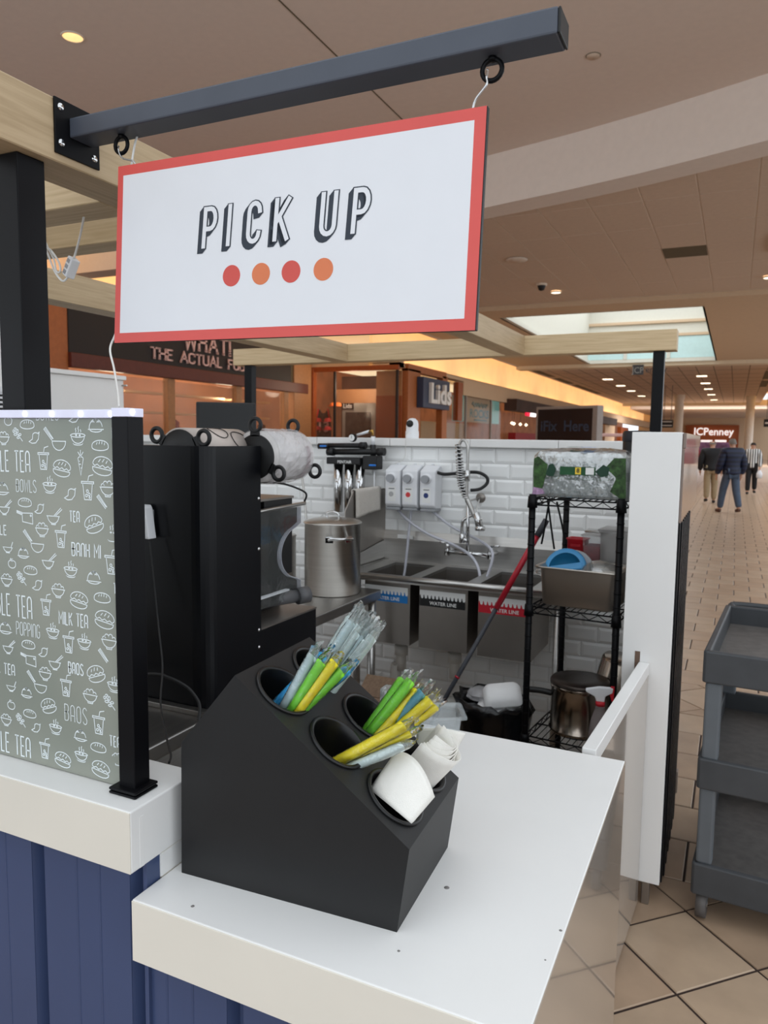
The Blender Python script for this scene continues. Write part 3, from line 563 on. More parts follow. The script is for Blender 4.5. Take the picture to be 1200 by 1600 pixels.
ICONS = [('apple', 33, 92, 34), ('bread', 107, 105, 60), ('chili', 292, 78, 46), ('bao', 375, 108, 62), ('rice', 15, 158, 54), ('herb', 70, 150, 46), ('chili', 135, 160, 48), ('pan', 215, 165, 90), ('soup', 305, 155, 62), ('bread', 392, 187, 64),
 ('cup', 172, 243, 62), ('banhmi', 243, 277, 72), ('carrot', 316, 260, 70), ('banhmi', 402, 268, 78), ('bao', 10, 355, 62), ('soup', 195, 345, 60), ('chili', 275, 380, 50), ('cup', 345, 358, 66), ('rice', 422, 355, 62), ('bread', 98, 410, 58), ('chop', 20, 430, 56), ('cleaver', 98, 472, 72), ('chili', 155, 437, 42), ('chop', 212, 465, 60), ('banhmi', 367, 495, 74), ('pan', 425, 432, 90),
 ('rice', 165, 515, 58), ('pan', 132, 565, 88), ('cup', 240, 548, 62), ('soup', 440, 535, 56), ('ladle', 32, 585, 46), ('bao', 92, 607, 52), ('apple', 48, 650, 34), ('bread', 120, 675, 58), ('chop', 192, 640, 58), ('soup', 277, 675, 58), ('bao', 367, 703, 60), ('cup', 437, 648, 66),
 ('rice', 27, 712, 54), ('herb', 85, 712, 46), ('chili', 147, 735, 46), ('rice', 228, 753, 58), ('banhmi', 310, 792, 72), ('bread', 400, 782, 64), ('cup', 182, 815, 60), ('banhmi', 410, 868, 76), ('bao', 22, 900, 60), ('soup', 207, 915, 58), ('cup', 270, 960, 62), ('soup', 330, 957, 58), ('rice', 427, 952, 62),
 ('chop', 35, 975, 54), ('bread', 112, 965, 58), ('chili', 170, 997, 42), ('cleaver', 112, 1028, 70), ('chop', 218, 1035, 58), ('banhmi', 375, 1080, 72), ('pan', 430, 1035, 90), ('rice', 177, 1078, 56), ('pan', 145, 1115, 86), ('cup', 260, 1130, 62), ('soup', 447, 1125, 56), ('rice', 353, 1165, 60), ('herb', 428, 1195, 50),
 ('ladle', 45, 1127, 46), ('bao', 105, 1153, 52), ('apple', 45, 1202, 34), ('banhmi', 190, 1205, 66), ('bread', 117, 1235, 56), ('rice', 25, 1258, 52), ('herb', 82, 1265, 46), ('chili', 142, 1292, 42), ('soup', 218, 1290, 56), ('cup', 388, 1275, 66), ('bao', 315, 1320, 56), ('cup', 177, 1375, 60), ('banhmi', 247, 1415, 68), ('soup', 318, 1397, 56), ('bread', 385, 1367, 62), ('banhmi', 395, 1452, 72), ('rice', 460, 1412, 50)]
WORDS = [('BOWLS', 185, 74, 100, 34, .0007), ('BUBBLE TEA', 15, 250, 250, 84, .0013), ('BOWLS', 103, 348, 94, 50, .0007), ('TEA', 292, 468, 42, 42, .0011), ('BUBBLE', -20, 517, 116, 40, .0010), ('BANH MI', 337, 600, 124, 52, .0011), ('BUBBLE TEA', 20, 810, 262, 92, .0013), ('MILK TEA', 287, 870, 128, 52, .0011), ('POPPING', 110, 910, 112, 56, .0007), ('BAOS', 297, 1062, 66, 46, .0011), ('MILK TEA', 5, 1058, 136, 46, .0011), ('BAOS', 297, 1240, 100, 68, .0007), ('TEA', 450, 1347, 44, 42, .0011), ('BUBBLE TEA', 17, 1346, 262, 86, .0013), ('P', 445, 143, 12, 44, .0011), ('TE', 458, 750, 28, 40, .0011)]
YP = YG-.0006
def gp(cx, cy): p = atY(cx*.4, 620+cy*.4, YG); return p
def put(lines, hw, q):
    pr_ = MB()
    for l in lines:
        vs, fs = ribbon([(q(x, y)) for x, y in l], hw); vv = [(v.x, YP, v.y) for v in vs]
        if vv and max(v[0] for v in vv) < -.9175 and min(v[2] for v in vv) > .9995 and max(v[2] for v in vv) < 1.6405: pr_.add(vv, fs)
    if pr_.v: pr_.build('printed_drawing', 'frost_print', t, world=True)
for nm, cx, cy, sz in ICONS:
    c = gp(cx, cy); s_ = sz*.4*1.02e-3*1.45; k = .78 if nm in ('cup', 'carrot') else .86
    rot = R(22) if (nm, cx) in (('banhmi', 367), ('banhmi', 375), ('banhmi', 190)) else (R(-10) if nm == 'banhmi' else 0)
    ca, sa = math.cos(rot), math.sin(rot)
    put(IC[nm], .0008, lambda x, y: (c.x+((x-.5)*ca-(y-.5)*sa)*s_, c.z+((x-.5)*sa+(y-.5)*ca)*s_*k*(1.25 if nm in ('cup', 'carrot') else 1)))
for wd, cx, cy, ww, hh, hw in WORDS:
    c = gp(cx, cy); h = hh*.4*1.02e-3*1.06; lines, tw = layout(wd, 1, .2 if len(wd) > 4 else .24); k = (ww*.4*1.02e-3*1.3)/tw
    put(lines, hw, lambda x, y: (c.x+(x-tw/2)*k, c.z+(y-.5)*h))
# ================================================================ organizer
OA = R(3.0); Mo = Matrix.Translation((-.826, .963, .85)) @ Matrix.Rotation(OA, 4, 'Z')
t = thing('condiment_organizer', 'black stepped six-hole organizer box standing on white pickup counter', 'organizer', M=Mo)
D = .26; A0 = Vector((.110, 0, .364)); B0 = Vector((.416, 0, .137)); sd = (B0-A0).normalized(); LS = (B0-A0).length; nd = Vector((-sd.z, 0, sd.x)); nd = nd if nd.z > 0 else -nd
prof = [(0, 0), (.398, 0), (.416, .137), (.110, .364), (.003, .233)]
bd = MB()
bd.add([(x, 0, z) for x, z in prof], [(0, 1, 2, 3, 4)]); bd.add([(x, D, z) for x, z in prof], [(4, 3, 2, 1, 0)])
for i, j in ((0, 1), (1, 2), (3, 4), (4, 0)): (xa, za), (xb, zb) = prof[i], prof[j]; bd.add([(xa, 0, za), (xa, D, za), (xb, D, zb), (xb, 0, zb)], [(0, 1, 2, 3)])
HC = [(.066, .067), (.190, .069), (.316, .072), (.064, .193), (.190, .194), (.316, .193)]; HR = .0485
def slp(s, y, h=0): return A0+sd*s+Vector((0, y, 0))+nd*h
sb = [0, .128, .253, LS]; yb = [0, .131, D]; NA = 32
for ci, (s0_, y0_) in enumerate(HC):
    i, j = ci % 3, ci//3; s_a, s_b, y_a, y_b = sb[i], sb[i+1], yb[j], yb[j+1]; inn, out = [], []
    for k in range(NA):
        a = 2*math.pi*k/NA+math.pi/4; ca, sa = math.cos(a), math.sin(a); inn.append(slp(s0_+HR*ca, y0_+HR*sa))
        tt = min(((s_b if ca > 0 else s_a)-s0_)/ca if abs(ca) > 1e-9 else 9, ((y_b if sa > 0 else y_a)-y0_)/sa if abs(sa) > 1e-9 else 9); out.append(slp(s0_+tt*ca, y0_+tt*sa))
    bd.add(out+inn, [(k, (k+1) % NA, NA+(k+1) % NA, NA+k) for k in range(NA)])
    for cs, cy_ in ((s_a, y_a), (s_a, y_b), (s_b, y_a), (s_b, y_b)):   # close the cell corners
        best = sorted(range(NA), key=lambda k: (out[k]-slp(cs, cy_)).length)[:3]
        ks = sorted(best); 
        for k in ks:
            k2 = (k+1) % NA
            bd.add([out[k], out[k2], slp(cs, cy_)], [(0, 1, 2)])
o = bd.build('body', 'black_plastic', t)
q = o.modifiers.new('bevel', 'BEVEL'); q.width = .0025; q.segments = 2; q.limit_method = 'ANGLE'; q.angle_limit = R(28)
bmq = bmesh.new(); bmq.from_mesh(o.data); bmesh.ops.remove_doubles(bmq, verts=bmq.verts, dist=1e-5); bmq.to_mesh(o.data); bmq.free()
mat('cup_black', (17, 17, 18), .32, var=.1)
Mq = Matrix(((sd.x, 0, nd.x, 0), (0, 1, 0, 0), (sd.z, 0, nd.z, 0), (0, 0, 0, 1)))
for s0_, y0_ in HC:
    Mc = Matrix.Translation(slp(s0_, y0_)) @ Mq
    MB().lathe([(.0545, .0005), (.055, .003), (.053, .0048), (.049, .0045), (.0468, .002), (.0455, -.02), (.040, -.125), (.036, -.128), (0, -.128)], 36, Mc).build('cup_insert', 'cup_black', t)
def cup_world(s, y, h=0): return Mo @ slp(s, y, h)
# ================================================================ straws
for nm, c in (('straw_green', (142, 232, 62)), ('straw_yellow', (255, 236, 34)), ('straw_blue', (70, 190, 245)), ('straw_teal', (98, 172, 190)), ('straw_clear', (228, 242, 240)), ('straw_pale', (212, 232, 236))): mat(nm, c, .28, var=.03)
film('wrap', haze=.025, gloss=.08, bump=.5, bscale=90)
film('wrap_milky', col=(226, 236, 234), haze=.2, gloss=.2, bump=.7, bscale=70)
def straw(col, p0, p1, label, group, r=.0088, w='wrap', tail=.016):
    p0, p1 = Vector(p0), Vector(p1); ax = (p1-p0); L = ax.length; Mt = Matrix.Translation(p0) @ ax.to_track_quat('Z', 'Y').to_matrix().to_4x4()
    t = thing('wrapped_straw', label, 'straw', M=Mt, group=group); n = 14
    mb = MB(); rings = [(0, r), (L, r), (L, r-.0008), (0, r-.0008)]; vs = []
    for z, rr in rings:
        for k in range(n): a = 2*math.pi*k/n; vs.append((rr*math.cos(a), rr*math.sin(a), z-(.007*(1+math.cos(a)) if z > 0 else 0)))
    mb.add(vs, [(j*n+k, j*n+(k+1) % n, (j+1)*n+(k+1) % n, (j+1)*n+k) for j in range(3) for k in range(n)], True); mb.build('tube', col, t)
    rnd = random.Random(int(p1.x*1e5)); wv = []; steps = 12
    for j in range(steps+1):
        z = L*.05+(L*.95+tail)*j/steps; e = max(0, (z-L*.9)/(L*.1+tail))
        for k in range(12): a = 2*math.pi*k/12; rr = (r+.001)*(1+.04*rnd.uniform(-1, 1)); wv.append((rr*math.cos(a)*(1+e*.25)+e*rnd.uniform(-.004, .004), rr*math.sin(a)*(1-.6*e)+e*rnd.uniform(-.004, .004), z+e*rnd.uniform(-.006, .006)))
    MB().add(wv, [(j*12+k, j*12+(k+1) % 12, (j+1)*12+(k+1) % 12, (j+1)*12+k) for j in range(steps) for k in range(12)], True).build('wrapper', w, t); return t
def straw_px(col, a, b, Ya, Yb, label, group, inside=.05, **kw):
    p0, p1 = atY(a[0], a[1], Ya), atY(b[0], b[1], Yb); return straw(col, p0-(p1-p0).normalized()*inside, p1, label, group, **kw)
G1, G2, G3, G4 = 'straws in the nearest upper cup', 'bundle of clear straws in the far upper cup', 'straws in the far middle cup', 'straws in the nearest middle cup'
Y1 = cup_world(.10, .067).y
straw_px('straw_blue', (436, 1096), (509, 1020), Y1+.012, Y1+.03, 'blue wrapped straw behind the pale straw at left of the nearest upper cup', G1)
straw_px('straw_pale', (446, 1103), (491, 1020), Y1, Y1, 'pale milky wrapped straw leftmost in the nearest upper cup', G1, w='wrap_milky', r=.0094)
straw_px('straw_green', (457, 1109), (506, 1030), Y1-.004, Y1-.008, 'lime green straw beside the yellow one in the nearest upper cup', G1, r=.0094)
straw_px('straw_yellow', (468, 1108), (526, 1030), Y1-.004, Y1-.004, 'yellow straw between two green straws in the nearest upper cup', G1)
straw_px('straw_green', (478, 1103), (537, 1045), Y1+.004, Y1+.008, 'green straw right of the yellow one in the nearest upper cup', G1, r=.0094)
straw_px('straw_blue', (478, 1098), (547, 1043), Y1+.02, Y1+.03, 'light blue straw tip rightmost in the nearest upper cup', G1, r=.0094)
Y2 = cup_world(.10, .193).y
for k, (dx, dy) in enumerate(((0, 0), (9, 5), (18, 10), (26, 17), (33, 25), (8, 18), (18, 26), (-2, -6), (24, 34))):
    straw_px('straw_clear' if k % 3 else 'straw_pale', (499+dx*.75, 1052+dy*.8), (552+dx, 968+dy*.95), Y2-.015+.005*(k % 4), Y2-.012+.008*(k % 4), 'clear wrapped straw in the tall bundle rising from far upper cup', G2, inside=.06, r=.0094, w='wrap_milky', tail=.026)
Y3 = cup_world(.23, .193).y
for col, a, b, lb in (('straw_green', (573, 1141), (632, 1058), 'bright green straw leftmost in the far middle cup'), ('straw_green', (580, 1143), (645, 1060), 'second bright green straw in the far middle cup'), ('straw_yellow', (592, 1147), (655, 1076), 'yellow straw between green and teal in the far middle cup'), ('straw_teal', (605, 1147), (663, 1078), 'teal straw in the far middle cup'), ('straw_yellow', (618, 1142), (675, 1090), 'yellow straw right of the teal one in the far middle cup'), ('straw_yellow', (626, 1143), (683, 1101), 'yellow straw rightmost in the far middle cup')):
    straw_px(col, a, b, Y3-.012+.014*(int(a[0]) % 2), Y3-.01+.012*(int(b[0]) % 3), lb, G3, r=.0094)
Y4 = cup_world(.23, .069).y
straw_px('straw_yellow', (533, 1187), (636, 1132), Y4, Y4+.01, 'long yellow straw lying across the rim of nearest middle cup', G4, r=.0094)
straw_px('straw_yellow', (541, 1192), (644, 1143), Y4+.012, Y4+.022, 'shorter yellow straw half hidden behind the long yellow straw', G4, r=.008)
straw_px('straw_clear', (553, 1197), (634, 1164), Y4, Y4+.004, 'clear wrapped straw below the yellow straws in nearest middle cup', G4, r=.008, w='wrap_milky')
# ================================================================ napkins
mat('paper', (236, 233, 226), .85, var=.02, scale=60, bump=.25, bscale=700)
def patch(name, label, corners, bulge, group=None, n=12, thick=.0012, layers=1, step=(0, .0016, 0), cat='napkin', out=0.):
    a, b_, c, d = [Vector(p) for p in corners]; nr = (b_-a).cross(d-a).normalized()
    if nr.y > 0: nr = -nr
    edge = ((c+d)-(a+b_)).normalized()*out; mb = MB()
    for l in range(layers):
        of = Vector(step)*l
        mb.sheet(lambda u, v: (a*(1-u)+b_*u)*(1-v)+(d*(1-u)+c*u)*v+nr*(bulge*(1-(2*u-1)**2)*(.6+.4*v))+edge*((1-(2*u-1)**2)*v)+of, n, n)
    return tag(mb.build(name, 'paper', thick=thick), label, cat, group)
Y5 = cup_world(.33, .05).y; Y6 = cup_world(.33, .2).y
patch('folded_napkin', 'white folded napkin curled in the nearest lower cup', [atY(577, 1233, Y5+.012), atY(643, 1287, Y5-.016), atY(677, 1247, Y5+.02), atY(617, 1176, Y5+.055)], .018, layers=3, step=(.0004, .0022, 0), out=.016)
s6, y6 = HC[5]
for k in range(8):   # u-folded napkins nested in the far lower cup
    rr = .0445-.0030*k; hh = .052+.0035*k+(.012 if k == 0 else 0)
    mb = MB().sheet(lambda u, v: Mo @ slp(s6+rr*math.cos(R(-112+224*u))*(1+.10*v)-.006, y6+rr*1.05*math.sin(R(-112+224*u))*(1+.10*v), -.03+(hh+.03)*v+.006*math.sin(6*u+k)*v), 18, 6)
    tag(mb.build('napkin', 'paper', thick=.0011), 'folded white napkin nested in a tight stack in far lower cup', 'napkin', 'stacked napkins in the far lower cup')
patch('loose_napkin', 'tall loose white napkin rising behind the napkin stack', [atY(645, 1196, Y6+.03), atY(700, 1196, Y6+.045), atY(728, 1146, Y6+.07), atY(652, 1140, Y6+.06)], .014, out=.004)
# clear food pan behind the organizer
mat('poly', (214, 220, 222), .08, var=0, alpha=.26); mat('ink_black', (40, 36, 34), .7)
pb = atZ(712, 1190, .85)
t = thing('clear_food_pan', 'small clear plastic food pan standing behind the napkins', 'food pan', (-.6, 1.6, .85), rotz=R(28))
pn = MB(); lv = [(.04, .034, 0), (.041, .035, .004), (.05, .042, .104), (.051, .043, .109), (.062, .055, .111), (.062, .055, .115), (.05, .042, .115), (.048, .04, .104), (.039, .033, .006)]
def rr_ring(a, b, z, r=.012, n=4):
    out = []
    for cx, cy, s0 in ((a-r, b-r, 0), (-a+r, b-r, 90), (-a+r, -b+r, 180), (a-r, -b+r, 270)):
        for k in range(n+1): an = R(s0+90*k/n); out.append((cx+r*math.cos(an), cy+r*math.sin(an), z))
    return out
def loft(mb, rings, cap0=True, cap1=False):
    n = len(rings[0]); mb.add([p for r in rings for p in r], [(j*n+k, j*n+(k+1) % n, (j+1)*n+(k+1) % n, (j+1)*n+k) for j in range(len(rings)-1) for k in range(n)]+([tuple(range(n-1, -1, -1))] if cap0 else [])+([tuple((len(rings)-1)*n+k for k in range(n))] if cap1 else []), True); return mb
loft(pn, [rr_ring(a, b, z) for a, b, z in lv], True, True).build('pan', 'poly', t)
text_mb('Lids', .03, Matrix.Translation((.0, -.0425, .06)) @ Matrix.Rotation(R(84), 4, 'X'), bold=.0006).build('marker_writing', 'ink_black', t)
# ================================================================ cup sealing machine and its table
ZTB = .88
t = thing('steel_worktable', 'steel worktable behind the raised counter under the sealing machine', 'table', (-2, 1.7, 0))
MB().rbox(-3.1, -1.19, 1.2, 2.1, ZTB-.04, ZTB, .004).build('table_top', 'steel_dark', t, world=True)
MB().rbox(-3.1, -1.195, 1.49, 1.515, ZTB, ZTB+.014, .002).build('upstand', 'steel_dark', t, world=True)
for x, y in ((-1.24, 1.25), (-1.24, 2.05), (-3.05, 1.25), (-3.05, 2.05)): MB().cyl((x, y, 0), (x, y, ZTB-.04), .02).build('leg', 'steel', t, world=True)
MB().box(-3.05, -1.24, 1.25, 2.05, .25, .27).build('under_shelf', 'steel_dark', t, world=True)
mat('machine_black', (10, 11, 15), .3, var=.08, spec=.3); mat('cart_leg_grey', (86, 86, 88), .45); mat('machine_inner', (16, 16, 18), .45)
t = thing('cup_sealing_machine', 'tall black cup sealing machine seen from its side behind the counter', 'machine', (-1.45, 1.8, ZTB))
sp = MB(); cx, r = -1.21, .045; ring = [(-1.72, 1.518)]+[(cx-r+r*math.sin(R(a)), 1.518+r-r*math.cos(R(a))) for a in range(0, 91, 15)]+[(cx, 1.764), (cx-.012, 1.764), (cx-.012, 1.57), (-1.72, 1.57)]
sp.prism([(x, y, ZTB) for x, y in ring], (0, 0, 1.574-ZTB)); sp.build('side_panel', 'machine_black', t, world=True)
MB().rbox(-1.72, cx-.002, 1.764, 2.082, ZTB, 1.045, .003).build('base', 'machine_black', t, world=True)
MB().box(-1.6, cx, 1.766, 2.08, 1.045, 1.05).build('base_deck', 'steel_side', t, world=True)
MB().rbox(-1.72, -1.33, 1.62, 2.05, 1.05, 1.40, .003).build('column', 'machine_inner', t, world=True)
MB().rbox(-1.45, -1.29, 1.9, 2.06, 1.16, 1.405, .003).build('press_head', 'machine_inner', t, world=True)
MB().box(-1.45, -1.285, 1.86, 2.06, 1.405, 1.412).build('head_plate', 'steel_side', t, world=True)
MB().cyl((-1.27, 1.7, 1.375), (-1.27, 2.1, 1.385), .006).build('guide_rod', 'steel', t, world=True)
for py in (779, 858, 985, 1012): p = atX(403, py, cx); MB().lathe([(0, .003), (.003, .0028), (.005, .001), (.0052, 0)], 12, Matrix.Translation((cx, 1.754, p.z)) @ Matrix.Rotation(R(90), 4, 'Y')).build('screw', 'chrome', t, world=True)
for py in (837, 856): p = atY(409, py, 1.79); MB().lathe([(0, .003), (.003, .0028), (.005, .001), (.0052, 0)], 12, Matrix.Translation((-1.33, 1.85, p.z)) @ Matrix.Rotation(R(90), 4, 'Y')).build('screw', 'chrome', t, world=True)
film('acrylic', haze=.05, gloss=.15, bump=.03, rough=.05)
gd = MB(); zsl = [1.09+.29*k/28 for k in range(29)]; rg = []; rl = []
for z in zsl:
    q_ = .085**2-(z-1.235)**2; rg.append(Vector((-1.25, 2.045-(1.35*math.sqrt(q_) if q_ > 0 else 0), z))); rl.append(Vector((-1.25, 1.80, z)))
gd.add(rg+rl, [(k, k+1, 30+k, 29+k) for k in range(28)]); gd.build('clear_guard', 'acrylic', t, world=True, thick=.003)
MB().tube(rg, .0016, 6).build('guard_edge', 'clear_hose', t, world=True); MB().tube(rl, .0016, 6).build('guard_edge', 'clear_hose', t, world=True)
lf = MB().cyl((-1.36, 1.80, 1.085), (-1.22, 2.03, 1.10), .02, 18); lf.cyl((-1.235, 2.0, 1.098), (-1.215, 2.035, 1.1), .027, 18); lf.cyl((-1.36, 1.80, 1.085), (-1.335, 1.84, 1.087), .03, 18); lf.build('feed_roller', 'cart_leg_grey', t, world=True)
MB().rbox(-1.34, -1.25, 1.82, 1.98, 1.118, 1.124, .001).build('film_tray', 'white_plastic', t, world=True)
# film rolls
mat('film_print', (196, 184, 176), .35, var=.10, scale=9); mat('film_pale', (216, 212, 210), .4, var=.22, scale=14); mat('maroon', (98, 26, 40), .4)
mat('crinkle', (222, 220, 222), .22, var=.12, scale=30, alpha=.42, bump=.3, bscale=40)
def spool(name, label, x, y0, y1, z, rb, body, ears_rot=0, wrapped=False):
    t = thing(name, label, 'film roll', (x, y0, z)); My = Matrix.Rotation(R(-90), 4, 'X'); L = y1-y0
    MB().lathe([(.02, 0), (rb, 0), (rb, L), (.02, L)], 36, My).build('roll', body, t)
    for yy in (0, L):
        f = MB()
        outer = []
        f.lathe([(.016, -.004), (.062, -.004), (.064, 0), (.062, .004), (.016, .004), (.016, -.004)], 36, Matrix.Translation((0, yy, 0)) @ My)
        for a in (90, -30, 210):
            ca, sa = math.cos(R(a+ears_rot)), math.sin(R(a+ears_rot)); c = Vector((.09*ca, yy, .09*sa))
            ringp = [c+Vector((.0185*math.cos(2*math.pi*k/20), 0, .0185*math.sin(2*math.pi*k/20))) for k in range(20)]; f.tube(ringp, .0058, 8, closed=True)
            f.prism([(.058*ca-.016*sa, yy-.004, .058*sa+.016*ca), (.058*ca+.016*sa, yy-.004, .058*sa-.016*ca), (.076*ca+.014*sa, yy-.004, .076*sa-.014*ca), (.076*ca-.014*sa, yy-.004, .076*sa+.014*ca)], (0, .008, 0))
        fl = f.build('flange', 'black_plastic', t)
    if wrapped:
        rnd = random.Random(5); n = 40; m_ = 14; vs = []
        for j in range(m_+1):
            for k in range(n): a = 2*math.pi*k/n; rr = rb+.004+.0045*rnd.random()*(1 if .1 < j/m_ < .95 else .3); vs.append((rr*math.cos(a), .006+(L-.012)*j/m_, rr*math.sin(a)))
        MB().add(vs, [(j*n+k, j*n+(k+1) % n, (j+1)*n+(k+1) % n, (j+1)*n+k) for j in range(m_) for k in range(n)]).build('plastic_wrap', 'crinkle', t)
        bd_ = MB(); 
        for k in range(14): a0, a1 = R(-60+k*6), R(-54+k*6); bd_.add([((rb+.002)*math.cos(a), yy, (rb+.002)*math.sin(a)) for a in (a0, a1) for yy in (L*.80, L*.9)], [(0, 1, 3, 2)])
        bd_.build('maroon_band', 'maroon', t)
    else:
        e = MB()
        for yy, aa in ((L*.5, 62), (L*.78, 35)):
            lp = []
            for k in range(25): an = 2*math.pi*k/24; a = R(aa)+.42*math.sin(an); lp.append(((rb+.0012)*math.cos(a), yy+.032*math.cos(an), (rb+.0012)*math.sin(a)))
            e.tube(lp[:-1], .0013, 5, closed=True)
        e.build('printed_oval', 'ink_black', t)
    return t
spool('film_roll', 'beige printed film roll with black flange on top of the sealing machine', -1.325, 1.56, 1.80, 1.553, .068, 'film_print', ears_rot=-62)
spool('film_roll', 'plastic-wrapped film roll between black eared flanges beside the machine', -1.235, 1.775, 1.975, 1.543, .074, 'film_pale', wrapped=True)
MB_t = tag(MB().tube(smooth_path([(-1.235, 1.8, 1.47), (-1.22, 1.9, 1.46), (-1.2, 1.99, 1.43), (-1.22, 2.02, 1.40)]), .003, 8).build('drive_belt', 'dark_rubber'), 'black belt curving under the wrapped film roll', 'belt')
# tablet on a stand behind the rolls
pm = atY(354, 662, 2.4)
t = thing('tablet_terminal', 'tilted black screen terminal behind the film rolls', 'terminal', (pm.x, 2.4, ZTB), rotz=R(38))
Mt_ = Matrix.Translation((0, 0, pm.z-ZTB)) @ Matrix.Rotation(R(-12), 4, 'X')
MB().rbox(-.115, .115, -.006, .006, -.075, .085, .006, 2, Mt_).build('case', 'black_plastic', t); mat('screen_off', (26, 28, 30), .35, var=.2, scale=3)
MB().rbox(-.103, .103, -.0075, -.006, -.063, .074, .001, 1, Mt_).build('screen', 'screen_off', t)
MB().cyl((0, .02, 0), (0, .012, pm.z-ZTB), .012).build('stand_pole', 'black_plastic', t); MB().rbox(-.09, .09, -.07, .11, 0, .012, .004).build('stand_foot', 'black_plastic', t)
# white adapter on the machine side and its cord
pa = atY(233, 815, 1.5)
t = thing('power_adapter', 'white plug-in adapter on the black machine panel beside the post', 'adapter', (pa.x, 1.51, pa.z))
MB().prism([(-.03, 0, -.042), (.016, 0, -.044), (.012, 0, -.02), (.004, 0, .036), (-.001, 0, .044), (-.03, 0, .044)], (0, -.03, 0)).build('body', 'white_plastic', t, bevel=.003)
MB().rbox(-.02, 0, .0, .012, -.03, .03, .002).build('plug_block', 'grey_plastic', t)
wire('adapter_cord', 'thin black cord running down from the white adapter to the counter', [atY(234, 845, 1.49), atY(240, 900, 1.48), atY(248, 980, 1.46), atY(254, 1040, 1.4), atY(251, 1100, 1.3), atY(262, 1160, 1.15), atY(267, 1180, 1.1), atY(264, 1192, 1.06)], .0022, 'dark_rubber', 'cord')
wire('looped_cable', 'thick black cable looping at the foot of the machine', [(-1.55, 1.46, ZTB+.06), atY(235, 1053, 1.47), atY(262, 1058, 1.47), atY(290, 1072, 1.48), atY(305, 1088, 1.49), atY(312, 1104, 1.49), (-1.2, 1.47, .87)], .0042, 'dark_rubber', 'cable')
# ================================================================ side table, pots
t = thing('corner_table', 'steel side table carrying the big stock pot in the corner', 'table', (-2, 2.7, 0))
MB().rbox(-2.9, -1.5, 2.12, 3.19, ZTB-.045, ZTB, .004).build('table_top', 'steel', t, world=True)
for x, y in ((-1.53, 2.16), (-1.53, 3.15), (-2.85, 3.15)): MB().cyl((x, y, 0), (x, y, ZTB-.045), .02).build('leg', 'steel', t, world=True)
MB().box(-2.85, -1.53, 2.2, 3.15, .3, .32).build('under_shelf', 'steel_dark', t, world=True)
mat('pot_steel', (200, 197, 192), .32, metal=1, var=.06, scale=3, stretch=(1, 1, 30))
def handle(pts, r, name, parent, m='chrome'): MB().tube(smooth_path(pts, 5), r, 8).build(name, m, parent)
t = thing('stock_pot', 'tall brushed steel stock pot with lid on the corner table', 'pot', (-1.675, 3.025, ZTB), rotz=0)
MB().lathe([(0, .001), (.126, .001), (.13, .006), (.13, .325), (.136, .328), (.136, .332), (.129, .334)], 48).build('body', 'pot_steel', t)
MB().lathe([(.134, .333), (.128, .337), (.1, .345), (.03, .352), (0, .353)], 48).build('lid', 'pot_steel', t)
hz = .262; va = math.atan2(-3.025, 1.675)+R(14)
def pot_pt(a, r, z): return (r*math.cos(a), r*math.sin(a), z)
h = MB().tube(smooth_path([pot_pt(va-.36, .128, hz), pot_pt(va-.36, .152, hz+.004), pot_pt(va-.3, .16, hz+.008), pot_pt(va, .166, hz+.009), pot_pt(va+.3, .16, hz+.008), pot_pt(va+.36, .152, hz+.004), pot_pt(va+.36, .128, hz)], 5), .007, 10); h.build('handle', 'chrome', t)
for s in (-1, 1): MB().rbox(-.018, .018, -.002, .003, -.014, .014, .002, 1, Matrix.Translation(pot_pt(va+s*.36, .131, hz)) @ Matrix.Rotation(va+s*.36+R(90), 4, 'Z')).build('handle_plate', 'chrome', t)
h = MB().tube(smooth_path([(-.03, 0, .348), (-.03, 0, .37), (0, 0, .378), (.03, 0, .37), (.03, 0, .348)], 5), .005, 8); h.build('lid_handle', 'chrome', t)
t = thing('small_pot', 'smaller steel pot half hidden left of the stock pot', 'pot', (-2.03, 3.08, ZTB))
MB().lathe([(0, .001), (.1, .001), (.104, .006), (.104, .235), (.109, .238), (.1, .245), (.03, .26), (0, .262)], 40).build('body', 'pot_steel', t)
MB().tube(smooth_path([(-.03, 0, .258), (-.025, 0, .285), (.025, 0, .285), (.03, 0, .258)], 5), .005, 8).build('lid_handle', 'chrome', t)
wire('spoon_handle', 'thin steel spoon handle standing up behind the stock pot', [(-1.89, 3.172, .8805), atY(478, 806, 3.22), atY(471, 735, 3.28)], .006, 'steel', 'utensil')
# ================================================================ sink
ZR, YS = .95, 3.205; XA, XB = -1.715, -.62
t = thing('three_bowl_sink', 'stainless three-bowl sink with splashback against the tiled wall', 'sink', (-1.2, 3.45, 0))
rim = MB().tube([(XA+.01, YS, ZR-.012), (XB, YS, ZR-.012)], .014, 12); rim.tube([(XA+.005, YS, ZR-.012), (XA+.005, YW-.03, ZR-.012)], .012, 10); rim.build('rolled_rim', 'steel', t, world=True)
BX = [(-1.61, -1.38), (-1.32, -1.09), (-1.027, -.79)]
dk = MB(); yb0, yb1 = YS+.05, YW-.10; xs_ = [XA]+[v for b2 in BX for v in b2]+[XB]
dk.box(XA, XB, YS, yb0, ZR-.02, ZR-.006); dk.box(XA, XB, yb1, YW-.03, ZR-.02, ZR-.006)
for k in range(0, 8, 2): dk.box(xs_[k], xs_[k+1], yb0, yb1, ZR-.02, ZR-.006)
dk.box(XA, XB, YS+.004, YS+.008, ZR-.036, ZR-.012); dk.build('deck', 'steel', t, world=True)
MB().prism([(XA, YW-.035, ZR-.01), (XA, YW-.03, 1.06), (XA, YW-.012, 1.105), (XA, YW-.009, 1.105), (XA, YW-.009, ZR-.01)], (XB-XA, 0, 0)).build('splashback', 'steel', t, world=True)
